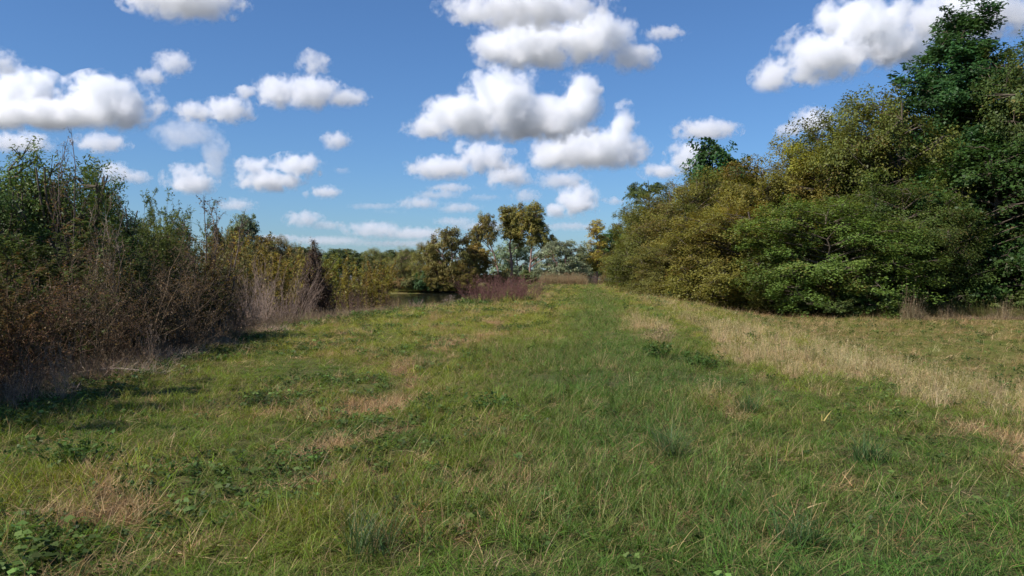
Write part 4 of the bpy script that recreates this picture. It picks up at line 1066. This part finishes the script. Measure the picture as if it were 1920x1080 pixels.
def branch_mesh():
    g = Geo()
    pts = np.array([(-.75, 0, .10), (-.4, .05, .16), (0, 0, .20), (.35, .06, .18), (.8, 0, .12)]); g.tube(pts, [.018, .026, .030, .028, .015], 7, 1.0)
    g.tube([(.1, .01, .2), (.3, -.15, .28), (.5, -.25, .42)], [.014, .010, .004], 5, .9); g.tube([(-.3, .04, .17), (-.45, .2, .27), (-.5, .3, .4)], [.012, .008, .003], 5, 1.1)
    return g.mesh('fallen_branch', BARK)
x = (190 - 960) / FPX * 12.6
br = link('fallen_branch', branch_mesh()); br.location = (x, 12.6, hz(x, 12.6) - 0.04); br.rotation_euler = (0, -0.04, 0.2); br.scale = (0.75, 0.75, 0.75); br.color = (0.30, 0.235, 0.175, 1)
tag(br, 'pale fallen branch lying at the grass edge below the brown twigs', 'branch')
def leaf_blade():
    g = Geo(); r = np.random.default_rng(5)
    blades(g, r, 3, .03, .14, .20, .016, 1.2, .3, seg=5, az=0.6, azs=.4)
    return g
g = leaf_blade(); me = g.mesh('fallen_leaf', GRASS_ONE)
d = CAM_Z * FPX / (788 - HORIZON); x = (1545 - 960) / FPX * d
o = link('yellow_blade', me); o.color = (0.42, 0.33, 0.10, 1); o.location = (x, d, hz(x, d) + .03); o.rotation_euler = (0, 0, 0.3)
tag(o, 'yellow withered blades lying on the green grass below the straw slope', 'leaf')
print('meadow', round(time.time() - T0, 1))
# ------------------------------------------------------------------ clouds
CLOUD_BASE = 900.0
def cloud_mat(density, k, lob, base, seed, ns):
    """vapour that thins out from the heart of each billow; lob: (x, y, z, rx, ry, rz) in metres"""
    m, nt, out = new_mat('cloud_vapour')
    b = NT(nt)
    v = b.n('ShaderNodeVolumeScatter')
    v.inputs['Color'].default_value = CLOUD_ALBEDO
    v.inputs['Anisotropy'].default_value = 0.15
    co = b.n('ShaderNodeTexCoord').outputs['Object']
    def vec(op, a, c):
        nd = b.n('ShaderNodeVectorMath', operation=op); b.link(a, nd.inputs[0])
        if isinstance(c, tuple): nd.inputs[1].default_value = c
        elif c is not None: b.link(c, nd.inputs[1])
        return nd
    e = None
    for (x, y, z, rx, ry, rz) in lob:
        d = vec('LENGTH', vec('MULTIPLY', vec('SUBTRACT', co, (x, y, z)).outputs[0], (1 / rx, 1 / ry, 1 / rz)).outputs[0], None).outputs['Value']
        d = b.math('SUBTRACT', 1.0, d)
        if e is None: e = d
        else:
            nd = b.n('ShaderNodeMath', operation='SMOOTH_MAX'); b.link(e, nd.inputs[0]); b.link(d, nd.inputs[1]); nd.inputs[2].default_value = 0.25
            e = nd.outputs[0]
    off = vec('ADD', co, (seed * 731.0, seed * 377.0, 0.0)).outputs[0]
    n1 = b.n('ShaderNodeTexNoise'); n1.inputs['Scale'].default_value = 1 / (ns * k); n1.inputs['Detail'].default_value = 6; n1.inputs['Roughness'].default_value = 0.66
    b.link(off, n1.inputs['Vector'])
    f = b.math('ADD', e, b.math('MULTIPLY', b.math('SUBTRACT', n1.outputs[0], 0.53), 3.0))
    mr = b.n('ShaderNodeMapRange', interpolation_type='SMOOTHSTEP'); b.link(f, mr.inputs[0])
    for q, val in zip((1, 2, 3, 4), (-0.04, 0.60, 0.0, density)): mr.inputs[q].default_value = val
    sep = b.n('ShaderNodeSeparateXYZ'); b.link(co, sep.inputs[0])
    zb = b.n('ShaderNodeMapRange', interpolation_type='SMOOTHSTEP'); b.link(sep.outputs[2], zb.inputs[0])
    for q, val in zip((1, 2, 3, 4), (-2 * k, 22 * k, 0.0, 1.0)): zb.inputs[q].default_value = val
    b.link(b.math('MULTIPLY', mr.outputs[0], zb.outputs[0]), v.inputs['Density'])
    b.link(v.outputs[0], out.inputs['Volume'])
    return m

CLOUD_ALBEDO = (0.996, 0.974, 0.990, 1)
def cloud(name, lobes, label, dens=1.0, seed=0, ybot=None):
    """lobes: (px, py, rx, ry) billows as seen in photograph pixels, each a rounded body at the cloud's own distance"""
    yb = (ybot if ybot is not None else max(l[1] + l[3] for l in lobes)) + 4
    D = CLOUD_BASE * FPX / max(HORIZON - yb, 60.0)
    k = D / FPX
    base = (HORIZON - yb) * k + CAM_Z
    cx = np.mean([l[0] for l in lobes])
    rng = np.random.default_rng(seed + 5)
    lob = []
    for (px, py, rx, ry) in lobes:
        lob.append(((px - cx) * k, rng.uniform(-.25, .25) * rx * k, (HORIZON - py) * k + CAM_Z - base, rx * 1.17 * k, (rx + ry) * 0.56 * k, ry * 1.24 * k))
    bm = bmesh.new()
    for (x, y, z, rx, ry, rz) in lob:
        g = bmesh.ops.create_icosphere(bm, subdivisions=3, radius=1.0)
        for v in g['verts']: v.co = Vector((v.co.x * rx * 1.16 + x, v.co.y * ry * 1.16 + y, max(v.co.z * rz * 1.16 + z, -3 * k)))
    me = bpy.data.meshes.new('cloud_hull'); bm.to_mesh(me); bm.free()
    tmp = bpy.data.objects.new('cloud_tmp', me); C.objects.link(tmp)
    md = tmp.modifiers.new('r', 'REMESH'); md.mode = 'VOXEL'
    md.voxel_size = max(3.0 * k, max(tmp.dimensions) / 90)
    ev = bpy.data.meshes.new_from_object(tmp.evaluated_get(bpy.context.evaluated_depsgraph_get()))
    bpy.data.objects.remove(tmp)
    ev.materials.clear(); ev.materials.append(cloud_mat(dens * 0.092 / k, k, lob, base, seed, float(np.clip(np.mean([l[3] for l in lobes]) * 1.05, 13, 40))))
    o = link('cloud', ev)
    o.location = ((cx - 960) * k, D, base)
    tag(o, label, 'cloud', 'fair weather cumulus clouds')
    return o

CLOUDS = [
 ([(990, 12, 140, 26), (880, 25, 45, 18)], 'cloud cut off by the top edge, above the broad central cloud', 0.8, 60),
 ([(1000, 85, 95, 42), (1105, 72, 75, 42), (1185, 112, 42, 24), (930, 100, 40, 26)], 'broad flat-topped central cloud just under the cloud at the top edge', 1.0, 142),
 ([(1245, 65, 38, 13)], 'small wispy cloud right of the broad central cloud', 0.6, None),
 ([(940, 185, 68, 48), (1088, 190, 36, 50), (880, 222, 75, 40), (1010, 222, 95, 42), (800, 243, 48, 18)], 'largest central cloud with two peaks and a grey flat base', 1.0, 270),
 ([(1168, 240, 24, 42), (1100, 285, 95, 36), (1030, 292, 36, 24), (1180, 285, 32, 30)], 'cloud with one tall tower, below and right of the largest central cloud', 1.0, 322),
 ([(910, 296, 50, 26), (830, 318, 60, 20), (865, 280, 14, 14)], 'cloud under the left half of the largest central cloud', 0.9, 342),
 ([(955, 332, 42, 24)], 'small cloud between the slanting cloud and the tower cloud', 0.7, 358),
 ([(1052, 340, 48, 16)], 'thin faint cloud directly under the tower cloud', 0.45, 360),
 ([(1082, 375, 38, 30), (1045, 395, 24, 14)], 'round white cloud low over the gap right of the tall airy trees', 0.9, 412),
 ([(1625, 45, 85, 48), (1540, 105, 75, 46), (1450, 145, 38, 28), (1680, 85, 75, 40)], 'big bright cloud beside the top of the tallest dark tree', 1.0, 172),
 ([(1830, 25, 110, 42), (1760, 40, 50, 30)], 'grey cloud behind the top of the tallest dark tree', 0.8, 100),
 ([(1522, 228, 38, 24), (1480, 245, 26, 14)], 'small slanting cloud touching the tops of the wooded edge', 0.8, 262),
 ([(1325, 243, 56, 19)], 'small oval cloud above the dark round treetop of the wooded edge', 0.8, 264),
 ([(1290, 296, 38, 28), (1240, 322, 36, 15)], 'cloud partly hidden by the dark round treetop of the wooded edge', 0.8, 338),
 ([(350, 0, 100, 36), (270, -8, 40, 18)], 'grey-based cloud cut by the top edge over the willows', 0.8, 40),
 ([(55, 180, 62, 42), (205, 195, 85, 44), (120, 218, 120, 28), (-20, 205, 60, 40)], 'large grey-bottomed cloud behind the tall willow top', 1.0, 248),
 ([(35, 268, 60, 18), (190, 270, 46, 18)], 'low band of cloud behind the tall willow top', 0.6, 292),
 ([(0, 120, 38, 24)], 'small pinkish cloud cut by the left edge', 0.5, 148),
 ([(325, 120, 34, 20), (285, 145, 28, 15)], 'small curved cloud alone in the blue above the willows', 0.6, 165),
 ([(590, 122, 28, 22)], 'small round puff above the long cloud with a pointed end', 0.55, 150),
 ([(520, 176, 38, 28), (590, 180, 55, 28), (655, 186, 36, 15), (462, 172, 20, 13)], 'long cloud with a pointed right end below a small round puff', 0.9, 210),
 ([(430, 208, 44, 22), (372, 212, 36, 18)], 'bright cloud bank over a grey trailing veil', 0.9, 240),
 ([(350, 252, 58, 24), (405, 300, 24, 40)], 'grey trailing veil of cloud below a bright cloud bank', 0.25, 345),
 ([(632, 265, 26, 17)], 'tiny puff below the long cloud with a pointed end', 0.7, 284),
 ([(560, 312, 46, 20), (505, 340, 58, 20), (475, 310, 34, 14)], 'double-decked cloud over the distant round treetop', 0.85, 362),
 ([(360, 338, 44, 26)], 'round cloud over the dead seed-topped sapling', 0.85, 368),
 ([(215, 325, 32, 19), (262, 335, 22, 14)], 'pair of small joined puffs just over the green willows', 0.6, 352),
 ([(614, 362, 28, 12), (575, 364, 7, 7)], 'tiny flat cloud below the double-decked cloud', 0.8, 376),
 ([(785, 382, 38, 11), (730, 402, 34, 8)], 'thin ragged cloud low over the pond trees', 0.5, 396),
 ([(860, 392, 40, 10), (845, 352, 40, 8)], 'thin cloud left of the tall airy tree tops', 0.4, 404),
 ([(572, 412, 34, 15), (610, 425, 40, 9)], 'peaked low cloud over the brown vine-hung shrub', 0.5, 430),
 ([(705, 432, 60, 14), (780, 440, 75, 12)], 'long faint cloud bank nearest the horizon over the pond', 0.4, 452),
 ([(985, 368, 28, 12)], 'tiny cloud over the tallest of the airy pond trees', 0.5, 382),
 ([(1152, 378, 20, 8)], 'tiny cloud just left of the feathery tree', 0.6, 388),
 ([(445, 385, 34, 12)], 'low cloud behind the distant round treetop', 0.4, 402),
 ([(905, 425, 60, 10), (850, 415, 40, 8)], 'long faint cloud bank behind the airy tree tops', 0.3, 436),
 ([(610, 452, 80, 9), (520, 447, 50, 8)], 'faint low bank of cloud just over the distant round treetop', 0.28, 462),
 ([(1070, 425, 60, 8)], 'faint low bank of cloud over the silvery tree', 0.3, 434),
 ([(820, 366, 46, 8), (905, 372, 30, 7)], 'thin ragged strip of cloud below the slanting cloud', 0.35, 376),
 ([(705, 388, 50, 6)], 'faint thin streak of cloud over the pond', 0.25, 395),
 ([(760, 458, 90, 7)], 'palest streak of cloud touching the far shore treetops', 0.25, 466),
 ([(640, 320, 15, 6)], 'smallest wisp right of the double-decked cloud', 0.4, None),
]
for i, (lobes, label, dens, yb) in enumerate(CLOUDS):
    cloud('cloud', lobes, label, dens, seed=i, ybot=yb)
print('clouds', round(time.time() - T0, 1))
